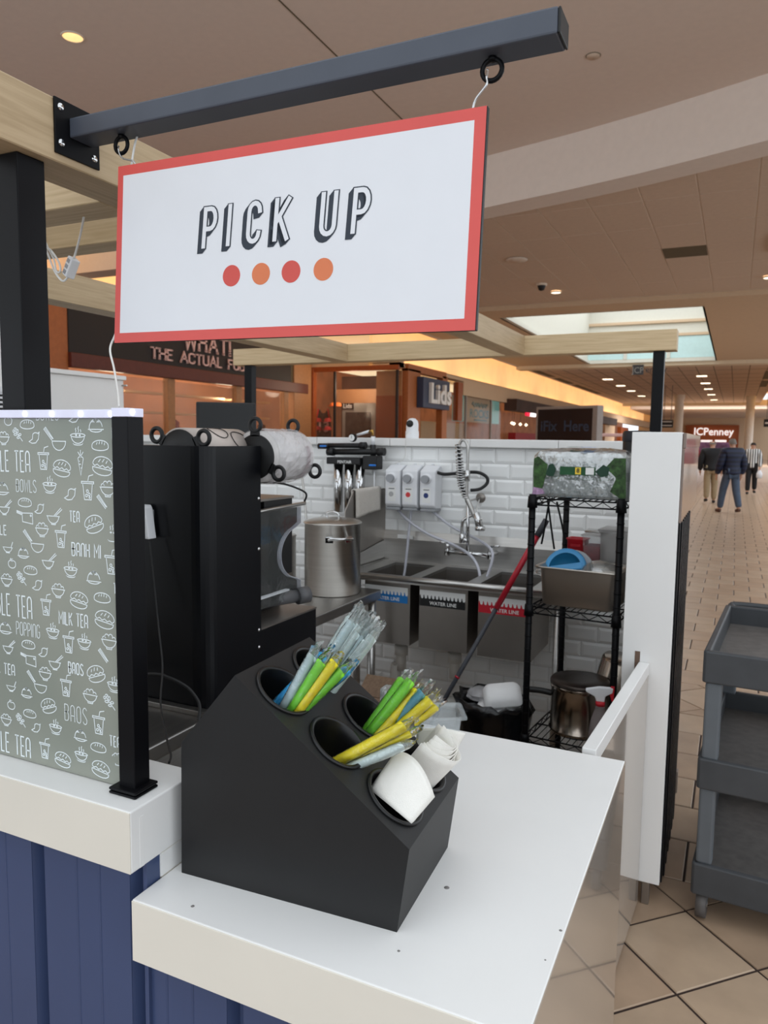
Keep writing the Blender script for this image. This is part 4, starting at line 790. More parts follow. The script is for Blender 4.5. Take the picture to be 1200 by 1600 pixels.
MB().prism([(XA, YW-.01, ZR-.01), (XA, YW-.01, 1.33), (XA, YS+.105, 1.335), (XA, YS+.02, 1.24), (XA, YS+.02, ZR-.01)], (-.006, 0, 0)).build('side_guard', 'steel_side', t, world=True)
MB().prism([(XA+.004, YW-.03, 1.05), (XA+.004, YS+.03, 1.0), (XA+.004, YS+.03, .955), (XA+.004, YW-.03, .955)], (.004, 0, 0)).build('end_splash', 'steel', t, world=True)
bw_ = [('label_blue', (28, 118, 190)), ('label_black', (22, 22, 24)), ('label_red', (198, 32, 50))]
mat('label_white', (232, 232, 230), .5, var=.01)
for (x0, x1), (lm, lc) in zip(BX, bw_):
    b_ = MB(); z0_ = .612
    for xa_, xb_, ya_, yb_ in ((x0, x1, yb0-.006, yb0), (x0, x1, yb1, yb1+.006), (x0-.006, x0, yb0-.006, yb1+.006), (x1, x1+.006, yb0-.006, yb1+.006)): b_.box(xa_, xb_, ya_, yb_, z0_, ZR-.02)
    b_.box(x0-.006, x1+.006, yb0-.006, yb1+.006, z0_-.006, z0_); bowl = b_.build('bowl', 'steel_side', t, world=True)
    mat(lm, lc, .45, var=.02); yl = yb0-.0075; zl = .841
    MB().box(x0-.004, x1-.006, yl, yl+.001, zl, zl+.046).build('label_sheet', 'label_white', bowl, world=True)
    wv = [(x0-.004, zl-.03), (x1-.006, zl-.03), (x1-.006, zl+.012)]; nw = 12; wdt = (x1-x0-.002)/nw
    for k in range(nw): xx = x1-.006-wdt*k; wv += [(xx-wdt*.15, zl+.006), (xx-wdt*.55, zl+.007), (xx-wdt*.8, zl+.024), (xx-wdt*.97, zl+.021), (xx-wdt, zl+.011)]
    wpoly = MB(); base_ = zl-.03
    for a, c in zip(wv[2:], wv[3:]): wpoly.add([(a[0], yl-.001, base_), (c[0], yl-.001, base_), (c[0], yl-.001, c[1]), (a[0], yl-.001, a[1])], [(0, 1, 2, 3)])
    wpoly.build('wave_band', lm, bowl, world=True)
    text_mb('WATER LINE', .0235, Matrix.Translation(((x0+x1)/2, yl-.002, zl-.014)) @ Matrix.Rotation(R(90), 4, 'X'), bold=.0004).build('lettering', 'label_white', bowl, world=True)
    MB().cyl(((x0+x1)/2, 3.43, .56), ((x0+x1)/2, 3.43, .635), .035, 14).build('drain', 'steel_side', bowl, world=True)
mat('pvc', (206, 202, 194), .5)
pv = MB(); 
for x0, x1 in BX[:2]: x = (x0+x1)/2; pv.cyl((x, 3.43, .42), (x, 3.43, .57), .026, 14); pv.cyl((x, 3.43, .5), (x, 3.43, .55), .034, 14)
pv.tube(smooth_path([(-1.52, 3.43, .45), (-1.52, 3.43, .36), (-1.46, 3.43, .31), (-1.38, 3.43, .3), (-1.2, 3.43, .29), (-.95, 3.43, .28)]), .028, 12); pv.build('drain_pipe', 'pvc', t, world=True)
for x in (XA+.05, XB-.05): MB().cyl((x, YS+.06, 0), (x, YS+.06, ZR-.02), .018, 10).build('leg', 'steel', t, world=True)
MB().box(-1.63, -1.54, YW-.0345, YW-.0335, 1.064, 1.085).build('rating_plate', 'label_white', t, world=True)
# towel on the side guard
mat('towel', (204, 198, 190), .95, var=.16, scale=300, bump=.6, bscale=500)
tw = MB()
def twf(u, v):
    y = YS+.112+.29*u; w = .004*math.sin(9*u)+.003*math.sin(23*u)
    if v < .45: return Vector((XA+.009+w*(.45-v)*2, y+.01*(.45-v), 1.3395-(.45-v)*(.31-.05*u)))
    if v > .55: return Vector((XA-.015-w, y, 1.3395-(v-.55)*.22))
    return Vector((XA+.009-.024*(v-.45)/.1, y, 1.3395+.004*math.sin(math.pi*(v-.45)/.1)))
tag(tw.sheet(twf, 10, 24).build('hand_towel', 'towel', thick=.005), 'grey beige hand towel draped over the sink side guard', 'towel')
# ================================================================ chemical dispensers and hoses
gd_ = 'wall chemical dispensers'; dx0 = [-1.672, -1.575, -1.474]; 
for k, (x0, lb, lc) in enumerate(zip(dx0, ('left white chemical dispenser with a plain shield label', 'middle white chemical dispenser with a round red label', 'right white chemical dispenser with a dark blue round label'), ((176, 176, 176), (206, 60, 62), (40, 56, 110)))):
    t = thing('chemical_dispenser', lb, 'dispenser', (x0, YW-.012, 1.235), group=gd_)
    hb = MB(); w = .086; lev = [(0, .0, 0), (w, .0, 0)]
    pr2 = [(0, 0), (0, .222), (-.03, .228), (-.085, .205), (-.1, .2), (-.1, .02), (-.085, .004)]
    hb.prism([(0, y, z) for y, z in pr2], (w, 0, 0)); hb.build('housing', 'white_plastic', t, bevel=.006)
    MB().rbox(.002, w-.002, -.096, -.003, -.012, .003, .004).build('bottom_tray', 'grey_plastic', t)
    MB().cyl((.036, -.1, .158), (.036, -.128, .158), .021, 18).build('knob', 'grey_plastic', t)
    MB().lathe([(.028, 0), (.025, .008), (.02, .01)], 18, Matrix.Translation((.038, -.1, .158)) @ Matrix.Rotation(R(90), 4, 'X')).build('knob_collar', 'white_plastic', t)
    lb_ = MB().box(.016, .06, -.1006, -.0995, .035, .112).build('label', 'label_white', t)
    mm = mat('badge', lc, .5); MB().prism([(.036+.0135*math.cos(2*math.pi*i/20), -.1012, .073+.0135*math.sin(2*math.pi*i/20)) for i in range(20)], (0, .0006, 0)).build('badge', mm, lb_)
    MB().box(.022, .054, -.1012, -.1006, .1, .104).build('label_bar', 'ink', lb_)
    MB().cyl((.04, -.02, .226), (.04, -.02, .236), .008, 10).build('mount_ear', 'white_plastic', t)
hose = lambda lb, pts, r=.0075, m='clear_hose': wire('hose', lb, pts, r, m, 'hose')
hose('clear tube dropping straight from the middle dispenser into the sink', [(-1.54, 3.64, 1.23), (-1.545, 3.62, 1.1), (-1.55, 3.6, .95), (-1.555, 3.58, .85)])
hose('clear tube from left dispenser sagging across to the right bowl', [(-1.63, 3.64, 1.23), atY(640, 815, 3.62), atY(670, 835, 3.6), atY(710, 852, 3.58), atY(737, 870, 3.5), atY(749, 895, 3.45), atY(748, 925, 3.42)])
hose('clear tube from right dispenser curving behind the faucet into the bowl', [(-1.43, 3.64, 1.23), atY(695, 815, 3.63), atY(715, 828, 3.62), atY(750, 845, 3.6), atY(768, 860, 3.5), atY(768, 880, 3.46), atY(757, 912, 3.43), atY(753, 930, 3.42)])
# ================================================================ pre-rinse faucet
YF_ = 3.56; t = thing('prerinse_faucet', 'chrome pre-rinse spray faucet with spring hose over the sink', 'faucet', (-1.22, YF_, .97))
ft = lambda x, y, Y=YF_: atY(x, y, Y)
pA, pB = ft(699, 862), ft(766, 868)
def tb(name, pts, r, m='chrome', k=5, n=10): MB().tube(smooth_path(pts, k) if len(pts) > 2 else pts, r, n).build(name, m, t, world=True)
tb('body', [pA, pB], .011)
for p in (pA, pB):
    v = MB().lathe([(.0, -.02), (.016, -.018), (.017, .01), (.012, .025), (.014, .03), (.01, .04), (0, .041)], 16, Matrix.Translation(p)); v.tube([p, p+Vector((0, .11, 0))], .012, 10); v.build('valve', 'chrome', t, world=True)
tb('lever', [pA+Vector((0, 0, .045)), pA+Vector((-.035, -.02, .05))], [.006, .004]); tb('lever', [pB+Vector((0, 0, .045)), pB+Vector((.05, -.015, .052))], [.006, .005])
tb('riser', [ft(731, 862), ft(731, 780)], .009)
tb('upper_riser', [ft(729, 785), ft(730, 745), ft(731, 712), ft(731, 698), ft(727, 689), ft(722, 688), ft(718, 694), ft(716, 702)], .0075, 'steel')
MB().cyl(ft(730, 752), ft(730, 735), .014, 12).build('coupling', 'chrome', t, world=True)
sp_ = []; path = smooth_path([ft(716, 694), ft(718, 720), ft(719, 740), ft(721, 758), ft(728, 778)], 10); 
for i in range(340):
    f = i/339; q_ = f*(len(path)-1); i0 = min(int(q_), len(path)-2); c = path[i0].lerp(path[i0+1], q_-i0); rr = .015+.003*math.sin(math.pi*f); a = 2*math.pi*19*f; sp_.append(c+Vector((rr*math.cos(a), rr*math.sin(a), 0)))
MB().tube(sp_, .0034, 6).build('spring', 'chrome', t, world=True); tb('spray_hose', path, .008, 'dark_rubber')
tb('spray_handle', [ft(728, 775), ft(735, 792), ft(742, 808)], [.012, .013, .011], 'steel')
MB().cyl(ft(744, 802), ft(750, 826), .017, 14, r1=.02).build('spray_body', 'chrome', t, world=True)
MB().lathe([(0, -.012), (.024, -.01), (.027, 0), (.024, .012), (0, .014)], 20, Matrix.Translation(ft(750, 826))).build('spray_head', 'chrome', t, world=True)
tb('swing_spout', [ft(722, 838), ft(722, 822), ft(725, 812), ft(738, 805), ft(746, 802), ft(750, 812)], .008)
MB().cyl(ft(722, 834), ft(722, 848), .013, 12, r1=.016).build('spout_base', 'chrome', t, world=True); tb('spout_arm', [ft(722, 842), ft(732, 846)], .011)
MB().lathe([(0, .012), (.02, .01), (.026, 0)], 20, Matrix.Translation(atY(751, 778, YW-.008)) @ Matrix.Rotation(R(90), 4, 'X')).build('wall_flange', 'steel_side', t, world=True)
tb('wall_stay', [atY(751, 778, YW-.015), ft(731, 783)], .005, 'steel'); tb('hook', [atY(749, 780, 3.62), atY(745, 795, 3.58), atY(747, 808, YF_), atY(754, 812, YF_)], .004, 'steel')
hose('black hose with brass end from right dispenser looping behind the faucet', [(-1.388, 3.62, 1.428), atY(695, 741, 3.62), atY(720, 739, 3.62), atY(745, 738, 3.62), atY(760, 745, 3.62), atY(761, 755, 3.62), atY(750, 764, 3.6), atY(735, 766, 3.58)], .0085, 'dark_rubber')
# ================================================================ water filter
t = thing('water_filter', 'black manifold water filter with steel cartridges on the tiled wall', 'water filter', (-1.9, 3.62, 1.5)); YFi = 3.6
fp = lambda x, y, Y=YFi: atY(x, y, Y)
for k, x in enumerate((529, 546, 563)):
    a_, b_ = fp(x, 722), fp(x+4, 800); MB().cyl(a_, Vector((a_.x, a_.y, b_.z)), .026, 20).build('cartridge', 'chrome', t, world=True)
a_, b_ = fp(516, 714), fp(568, 726); MB().rbox(a_.x, b_.x, YFi-.045, YFi+.05, b_.z, a_.z, .005).build('bracket', 'black_plastic', t, world=True)
text_mb('PENTAIR', .022, Matrix.Translation(fp(538, 722, YFi-.047)) @ Matrix.Rotation(R(90), 4, 'X'), bold=.0003).build('lettering', 'label_white', t, world=True)
mn = MB().cyl(fp(515, 706), fp(598, 706), .016, 14); mn.cyl(fp(512, 706), fp(522, 706), .021, 14); mn.cyl(fp(590, 706), fp(601, 706), .021, 14); mn.cyl(fp(512, 696), fp(571, 696), .013, 14); mn.cyl(fp(563, 696), fp(572, 696), .018, 14); mn.cyl(fp(583, 712), fp(583, 695), .016, 12); mn.cyl(fp(498, 697), fp(514, 697), .016, 12); mn.build('manifold', 'black_plastic', t, world=True)
a_, b_ = fp(570, 712), fp(592, 734); MB().rbox(a_.x, b_.x, YFi-.03, YFi+.05, b_.z, a_.z, .006).build('valve_block', 'black_plastic', t, world=True)
mat('tap_blue', (38, 118, 206), .4)
for x, y in ((503, 697), (580, 727)):
    c = fp(x, y, YFi-.036); MB().rbox(c.x-.012, c.x+.03, c.y-.008, c.y, c.z-.005, c.z+.005, .004).build('tap_lever', 'tap_blue', t, world=True)
gc = fp(551, 684, YFi-.02); gg = MB().lathe([(0, -.012), (.021, -.012), (.023, 0), (.021, .006)], 24, Matrix.Translation(gc) @ Matrix.Rotation(R(90), 4, 'X')); gg.build('gauge_case', 'black_plastic', t, world=True)
MB().lathe([(0, .0125), (.0175, .0125)], 24, Matrix.Translation(gc+Vector((0, 0, 0))) @ Matrix.Rotation(R(90), 4, 'X')).build('gauge_face', 'label_white', t, world=True); MB().box(gc.x-.001, gc.x+.001, gc.y-.0145, gc.y-.0135, gc.z-.004, gc.z+.012).build('gauge_needle', 'ink_black', t, world=True)
mat('brass', (190, 150, 80), .3, metal=1); MB().cyl(fp(558, 680), fp(577, 674), .008, 10).build('inlet_tube', 'white_plastic', t, world=True); MB().tube([fp(576, 675), fp(582, 673), fp(582, 680)], .008, 10).build('brass_elbow', 'brass', t, world=True); MB().cyl(fp(583, 682), fp(583, 695), .012, 12).build('fitting', 'white_plastic', t, world=True)
MB().cyl(fp(585, 734), Vector((fp(585, 734).x, YFi, 1.28)), .004, 8).build('drain_tube', 'white_plastic', t, world=True)
# security camera on the wall cap
pc = atY(644, 682, 3.74); t = thing('security_camera', 'small white pan camera with black lens on the wall cap', 'camera', (pc.x, 3.74, 1.602), rotz=R(20))
MB().lathe([(.036, 0), (.036, .038), (.033, .04), (.033, .075), (.029, .094), (.016, .106), (0, .109)], 28).build('body', 'white_plastic', t)
MB().lathe([(0, .004), (.016, .003), (.019, 0)], 20, Matrix.Translation((-.012, -.0325, .078)) @ Matrix.Rotation(R(90), 4, 'X')).build('lens', 'black_plastic', t)
wire('camera_cable', 'thin white cable hanging from the security camera down the tiles', [pc+Vector((.01, -.04, .02)), (pc.x+.01, 3.635, 1.61), atY(632, 715, 3.68), atY(618, 724, 3.68)], .002, 'wire_white', 'cable')
# ================================================================ wire rack and its load
RA = R(-5.5); RW, RD = .325, .43; ro = Vector((-.676, 2.755, 0))
Mr = Matrix.Translation(ro) @ Matrix.Rotation(RA, 4, 'Z')
t = thing('wire_rack', 'black wire shelving rack between the sink and the white wall end', 'rack', M=Mr); ZS = (1.385, .975, .47)
for x, y in ((0, 0), (RW, 0), (0, RD), (RW, RD)):
    p = MB().cyl((x, y, 0), (x, y, 1.40), .0125, 14); 
    for k in range(26): p.cyl((x, y, .06+.05*k), (x, y, .064+.05*k), .0138, 14)
    p.build('post', 'black_metal', t)
for z in ZS:
    s_ = MB()
    for y in (0, RD):
        s_.cyl((0, y, z), (RW, y, z), .0032, 6); s_.cyl((0, y, z-.024), (RW, y, z-.024), .0032, 6)
        n = 10; s_.tube([(RW*k/n, y, z-(.022 if k % 2 else .002)) for k in range(n+1)], .002, 6)
    for x in (0, RW):
        s_.cyl((x, 0, z), (x, RD, z), .0032, 6); s_.cyl((x, 0, z-.024), (x, RD, z-.024), .0032, 6); n = 12; s_.tube([(x, RD*k/n, z-(.022 if k % 2 else .002)) for k in range(n+1)], .002, 6)
    for k in range(1, 14): s_.cyl((RW*k/14, 0, z+.003), (RW*k/14, RD, z+.003), .0017, 5)
    for y in (RD*.33, RD*.66): s_.cyl((0, y, z), (RW, y, z), .003, 6)
    for x, y in ((0, 0), (RW, 0), (0, RD), (RW, RD)): s_.cyl((x, y, z-.035), (x, y, z+.008), .019, 12, r1=.016)
    s_.build('shelf', 'black_metal', t)
def rk(x, y, z): return Mr @ Vector((x, y, z))
# water bottle case
film('shrink', haze=.18, gloss=.6, bump=1.0, bscale=28, rough=.1)
mat('bottle_clear', (222, 228, 228), .1, alpha=.42, var=0); mat('label_green', (30, 78, 44), .45, var=.2, scale=40); mat('label_leaf', (52, 82, 40), .5, var=.7, scale=60); mat('label_dark_green', (26, 62, 44), .45); mat('label_lilac', (176, 142, 176), .6, var=.4, scale=80); mat('label_yellow', (236, 206, 70), .5); mat('cap_white', (230, 232, 232), .4)
t = thing('water_bottle_case', 'shrink-wrapped case of small water bottles with green labels on top shelf', 'bottle case', M=Mr @ Matrix.Translation((-.012, .03, ZS[0]+.006)))
CW, CD, CH = .345, .2, .185
bprof = [(0, 0), (.026, 0), (.028, .004), (.028, .05), (.0265, .053), (.028, .056), (.028, .1), (.024, .128), (.012, .148), (.012, .158)]
bm1 = MB().lathe(bprof, 16).mesh('bottle'); bm1.materials.append(MATS['bottle_clear'])
lm1 = MB().lathe([(.0286, .066), (.0286, .098)], 16).mesh('bottle_label'); lm1.materials.append(MATS['label_green'])
cm1 = MB().lathe([(.0135, .15), (.0135, .166), (0, .167)], 12).mesh('bottle_cap'); cm1.materials.append(MATS['cap_white'])
for i in range(6):
    for j in range(3):
        for me, nm in ((bm1, 'bottle'), (lm1, 'bottle_label'), (cm1, 'bottle_cap')):
            o = bpy.data.objects.new(nm, me); C.objects.link(o); o.parent = t; o.location = (.03+.0575*i, .032+.06*j, 0); WM[o.name] = WM[t.name]
rnd = random.Random(3); nx = 26; rings = []
for zz, gx, gy in ((0, .0, .0), (.012, .004, .004), (.06, .003, .003), (.11, .004, .004), (.15, .002, .0), (.168, -.012, -.014), (.176, -.04, -.05), (.182, -.08, -.08)):
    ring = rr_ring(CW/2+gx, CD/2+gy, zz, .022, 5); rings.append([(x+CW/2+rnd.uniform(-.003, .003), y+CD/2+rnd.uniform(-.003, .003), z+rnd.uniform(-.003, .003)) for x, y, z in ring])
loft(MB(), rings, True, True).build('shrink_wrap', 'shrink', t)
yf = -.0072
def pf(pts, m, nm='printed_panel', y=None): MB().prism([(x, (yf if y is None else y), z) for x, z in pts], (0, .0006, 0)).build(nm, m, t)
pf([(.004, .14), (.02, .15), (.058, .12), (.052, .08), (.04, .03), (.006, .035)], 'label_leaf'); pf([(.006, .035), (.04, .03), (.05, .012), (.0, .004)], 'label_lilac'); pf([(.052, .085), (.062, .12), (.078, .125), (.09, .105), (.08, .078), (.06, .078)], 'label_dark_green', y=yf-.0008)
pf([(.30, .15), (.34, .15), (.346, .01), (.33, .004), (.29, .03), (.31, .08), (.27, .115)], 'label_leaf'); pf([(.235, .1), (.262, .125), (.285, .115), (.28, .085), (.255, .08)], 'label_dark_green', y=yf-.0008)
pf([(.105, .085), (.235, .085), (.235, .115), (.105, .115)], 'label_green', y=yf-.0004); pf([(.162, .088), (.183, .088), (.183, .113), (.162, .113)], 'label_yellow', y=yf-.001); pf([(.2, .088), (.23, .088), (.23, .113), (.2, .113)], 'label_white', y=yf-.001)
text_mb('8', .022, Matrix.Translation((.1725, yf-.0018, .101)) @ Matrix.Rotation(R(90), 4, 'X'), bold=.0006).build('lettering', 'ink_black', t)
MB().prism([(.12, .02, .186), (.16, .02, .187), (.165, .07, .187), (.12, .07, .187)], (0, 0, .0006)).build('printed_panel', 'label_green', t); MB().prism([(.17, .02, .186), (.21, .02, .186), (.215, .07, .186), (.175, .07, .186)], (0, 0, .0006)).build('printed_panel', 'tap_blue', t)
# black canister beside the wall end
pcn = atY(986, 690, 3.3); t = thing('black_canister', 'black lidded canister top showing beside the white wall end', 'canister', rk(.29, .36, ZS[0]+.005))
MB().lathe([(0, 0), (.05, 0), (.052, .01), (.052, .24), (.046, .252), (0, .254)], 28).build('body', 'black_plastic', t); MB().lathe([(.053, .21), (.0545, .215), (.0545, .24), (.05, .25)], 28).build('lid', 'black_powder', t)
# deep steel pan on the middle shelf with things in it
mat('pan_steel', (196, 189, 180), .42, metal=1, var=.05, scale=4); PZ = ZS[1]+.006
t = thing('deep_steel_pan', 'deep steel hotel pan on the middle shelf of the wire rack', 'pan', M=Mr @ Matrix.Translation((.168, .13, PZ)))
PW, PD, PH = .146, .11, .148
loft(MB(), [rr_ring(a, b_, z, .025, 5) for a, b_, z in ((PW-.02, PD-.02, 0), (PW-.012, PD-.012, .006), (PW-.004, PD-.004, PH-.01), (PW, PD, PH), (PW+.012, PD+.012, PH+.001), (PW+.012, PD+.012, PH-.006), (PW, PD, PH-.002), (PW-.008, PD-.008, PH-.012), (PW-.024, PD-.024, .01))], True, True).build('pan', 'pan_steel', t)
mat('blue_rubber', (84, 160, 214), .4, var=.05); mat('blue_inner', (38, 118, 160), .35, var=.1)
Mb = Mr @ Matrix.Translation((.098, .12, PZ+.13)) @ Matrix.Rotation(R(62), 4, 'X') @ Matrix.Rotation(R(14), 4, 'Z')
t = thing('blue_bowl', 'round blue plastic bowl with a crossing handle bar standing in the steel pan', 'bowl', M=Mb)
MB().lathe([(.062, .012), (.078, .014), (.082, .006), (.078, -.004), (.062, -.03), (.03, -.045), (0, -.047)], 32).build('rim', 'blue_rubber', t); MB().lathe([(.063, .010), (.058, -.02), (.028, -.036), (0, -.038)], 32).build('inside', 'blue_inner', t)
MB().rbox(-.068, .068, -.014, .014, .004, .016, .004).build('cross_bar', 'blue_rubber', t)
t = thing('white_bowl', 'white bowl rim tucked behind the blue bowl in the steel pan', 'bowl', M=Mr @ Matrix.Translation((.116, .145, PZ+.125)) @ Matrix.Rotation(R(62), 4, 'X'))
MB().lathe([(.078, .004), (.082, .0), (.076, -.01), (.03, -.05), (0, -.052)], 30).build('bowl', 'white_plastic', t); MB().lathe([(.078, .004), (.07, -.006), (0, -.02)], 30).build('inside', 'white_plastic', t)
film('clear_dome', haze=.14, gloss=.5, bump=.1, bscale=20)
t = thing('clear_dome_lid', 'clear domed plastic lid in right side of the steel pan', 'lid', M=Mr @ Matrix.Translation((.232, .11, PZ+.128)))
MB().lathe([(.076, 0), (.07, .012), (.055, .032), (.03, .045), (0, .05)], 30).build('dome', 'clear_dome', t); MB().lathe([(.08, -.002), (.082, .002), (.076, .004)], 30).build('rim', 'clear_dome', t)
mat('frosted_tub', (206, 204, 202), .3, alpha=.62, var=.03)
t = thing('tall_clear_container', 'tall frosted clear container at the back of middle shelf', 'container', M=Mr @ Matrix.Translation((.245, .335, PZ)))
loft(MB(), [rr_ring(a, b_, z, .02, 4) for a, b_, z in ((.06, .06, 0), (.062, .062, .26), (.068, .068, .262), (.068, .068, .268), (.06, .06, .268))], True, False).build('container', 'frosted_tub', t); MB().rbox(-.069, .069, -.069, .069, .268, .276, .004).build('lid', 'frosted_tub', t)
mat('red_plastic', (196, 34, 48), .4); mat('pink_food', (150, 70, 76), .6, var=.3, scale=40)
t = thing('red_bin', 'small red plastic bin at back left of the middle shelf', 'bin', M=Mr @ Matrix.Translation((.075, .36, PZ)))
loft(MB(), [rr_ring(a, b_, z, .012, 4) for a, b_, z in ((.034, .03, 0), (.038, .034, .215), (.042, .038, .218), (.042, .038, .222), (.036, .032, .222), (.03, .026, .02))], True, True).build('bin', 'red_plastic', t); MB().box(-.02, .02, -.04, -.036, .19, .2).build('grip', 'red_plastic', t)
for k, (z, lb) in enumerate(((0, 'lower clear tub with dark red contents behind the steel pan'), (.125, 'upper clear tub with pink contents stacked behind the steel pan'))):
    t = thing('food_tub', lb, 'tub', M=Mr @ Matrix.Translation((.148, .345, PZ+z)), group='stacked clear tubs'); loft(MB(), [rr_ring(a, b_, zz, .012, 4) for a, b_, zz in ((.034, .05, 0), (.038, .056, .108), (.041, .06, .11), (.041, .06, .116))], True, False).build('tub', 'poly', t); MB().box(-.032, .032, -.048, .048, .004, .075).build('contents', 'pink_food', t); MB().rbox(-.042, .042, -.061, .061, .116, .122, .002).build('lid', 'frosted_tub', t)
for k, (a, c, lb) in enumerate((((.115, .30, .25), (.145, .33, .262), 'steel tongs lying on the stacked tubs'),)):
    t = thing('tongs', lb, 'tongs', M=Mr @ Matrix.Translation((.15, .335, PZ+.25)))
    for s in (-1, 1): MB().tube([(-.04, s*.004, .004), (.0, s*.014, .006), (.05, s*.010, .004)], .004, 8).build('arm', 'steel', t)
# hanging wire hooks behind the front left post
for k, (pts, lb) in enumerate((([(858, 784), (850, 830), (846, 850)], 'dark wire leaning behind the front left rack post'), ([(856, 784), (862, 830), (866, 858)], 'dark wire hanging straight from the top shelf'), ([(870, 784), (878, 820), (884, 852)], 'dark wire leaning right under the top shelf'))):
    wire('hanging_wire', lb, [atY(x, y, 3.02) for x, y in pts], .004, 'black_metal')
t = thing('whisk', 'steel whisk loops poking out left of the steel pan', 'whisk', M=Mr @ Matrix.Translation((.02, .16, PZ+.1)))
for k in range(4):
    a = R(45*k); MB().tube([(.03*math.cos(u)*1.4-.01, .018*math.sin(u)*math.cos(a), .018*math.sin(u)*math.sin(a)) for u in [R(20*i) for i in range(18)]], .0014, 5, closed=True).build('loop', 'chrome', t)
MB().cyl((.03, 0, 0), (.14, 0, -.01), .006, 8).build('handle', 'steel', t)
# lower shelf: pot, tilted pot, spray bottle
LZ = ZS[2]+.006; pp = atZ(905, 1140, LZ); 
t = thing('cooking_pot', 'wide steel cooking pot with long black handle on the lowest rack shelf', 'pot', M=Mr @ Matrix.Translation((.165, .145, LZ)))
mat('pot_shiny', (170, 158, 146), .2, metal=1, var=.08, scale=4, stretch=(1, 1, 14)); mat('pot_dark_lid', (66, 58, 54), .35, metal=.8, var=.15, scale=8)
MB().lathe([(0, 0), (.104, 0), (.108, .006), (.114, .012), (.114, .018), (.109, .022), (.109, .172), (.112, .175), (.112, .19), (.109, .194)], 48).build('body', 'pot_shiny', t); MB().lathe([(.113, .19), (.113, .2), (.108, .206), (.05, .208), (0, .208)], 48).build('lid', 'pot_dark_lid', t)
MB().tube(smooth_path([(-.1, -.03, .14), (-.14, -.04, .145), (-.18, -.05, .145), (-.2, -.055, .143)]), .012, 10).build('handle', 'black_plastic', t); MB().tube([(-.195+.01*math.cos(R(30*k)), -.055, .145+.012*math.sin(R(30*k))) for k in range(12)], .003, 6, closed=True).build('handle_ring', 'chrome', t)
t = thing('tilted_pot', 'shiny upturned steel pot leaning at the back of the lowest rack shelf', 'pot', M=Mr @ Matrix.Translation((.25, .335, LZ+.08)) @ Matrix.Rotation(R(12), 4, 'Y'))
MB().lathe([(.09, 0), (.094, .004), (.09, .01), (.086, .17), (.078, .182), (0, .186)], 40).build('body', 'pot_shiny', t); MB().tube([(.088, -.03, .04), (.115, -.02, .04), (.115, .02, .04), (.088, .03, .04)], .005, 8).build('handle', 'chrome', t); MB().lathe([(.088, .022), (.0895, .024), (.088, .03)], 40).build('band', 'chrome', t)
sp0 = atY(940, 1140, 2.66); t = thing('spray_bottle', 'clear spray bottle with white and red trigger head beside the pot', 'spray bottle', (-.387, 2.665, LZ), rotz=R(8))
mat('bottle_smoke', (150, 140, 140), .12, alpha=.55, var=.05); mat('red_liquid', (190, 40, 40), .2)
MB().lathe([(0, 0), (.034, 0), (.037, .006), (.037, .09), (.034, .12), (.022, .165), (.016, .18), (.018, .186), (.016, .19)], 28).build('bottle', 'bottle_smoke', t); MB().lathe([(0, .003), (.034, .003), (.035, .05), (0, .05)], 24).build('liquid', 'red_liquid', t); MB().cyl((0, 0, .188), (0, 0, .205), .0165, 18).build('collar', 'red_plastic', t)
MB().prism([(-.052, -.009, .246), (-.05, -.009, .236), (-.02, -.009, .222), (-.014, -.009, .205), (.014, -.009, .205), (.016, -.009, .226), (.04, -.009, .24), (.042, -.009, .258), (-.005, -.009, .258)], (0, .018, 0)).build('head', 'white_plastic', t, bevel=.003); MB().prism([(.034, -.006, .262), (.046, -.006, .262), (.044, -.006, .21), (.038, -.006, .21), (.03, -.006, .236)], (0, .012, 0)).build('trigger', 'red_plastic', t)
mat('grey_bag', (84, 90, 102), .6, var=.1)
t = thing('grey_bag', 'crumpled grey plastic bag on the floor under the rack', 'bag', M=Mr @ Matrix.Translation((.17, .12, 0)))
rnd = random.Random(9); vs = []; n = 18
for j, (r_, z) in enumerate(((.09, .002), (.12, .05), (.125, .15), (.11, .25), (.07, .33), (.03, .36))):
    for k in range(n): a = 2*math.pi*k/n; rr = r_*(1+.14*rnd.uniform(-1, 1)); vs.append((rr*math.cos(a), .8*rr*math.sin(a), z+rnd.uniform(-.008, .008) if j else .002))
MB().add(vs, [(j*n+k, j*n+(k+1) % n, (j+1)*n+(k+1) % n, (j+1)*n+k) for j in range(5) for k in range(n)]+[tuple(5*n+k for k in range(n))], True).build('bag_body', 'grey_bag', t); MB().cyl((0, 0, .35), (.01, 0, .39), .02, 10).build('knot', 'grey_bag', t)
# ================================================================ mop, bin
mat('mop_red', (176, 30, 48), .35, var=.06); mat('mop_grey', (62, 64, 70), .5, var=.05)
m0, m1 = atY(854, 812, 3.08), atY(695, 1092, 2.9); mk = lambda f: m0.lerp(m1, f)
m2 = m0+(m1-m0)*1.32
t = thing('mop', 'red and grey telescopic mop handle leaning across the sink', 'mop', m2); 
MB().cyl(mk(0), mk(.09), .013, 12, r1=.014).build('grip', 'mop_grey', t, world=True); MB().cyl(mk(.085), mk(.49), .0125, 12).build('upper_tube', 'mop_red', t, world=True); MB().cyl(mk(.48), m2, .0095, 12).build('lower_tube', 'mop_grey', t, world=True); MB().cyl(mk(.87), mk(.88), .011, 12).build('ring', 'mop_red', t, world=True)
MB().rbox(-.16, .16, -.05, .05, m2.z-.02 if m2.z < .02 else .0, .03, .01, 2, Matrix.Translation((m2.x, m2.y, 0))).build('mop_head', 'mop_grey', t, world=True)
mat('bag_black', (14, 14, 16), .22, var=.2, bump=.7, bscale=18)
tb0 = Vector((-.865, 2.95, 0)); t = thing('trash_bin', 'bin lined with a crumpled black bag behind the pickup counter', 'bin', tb0)
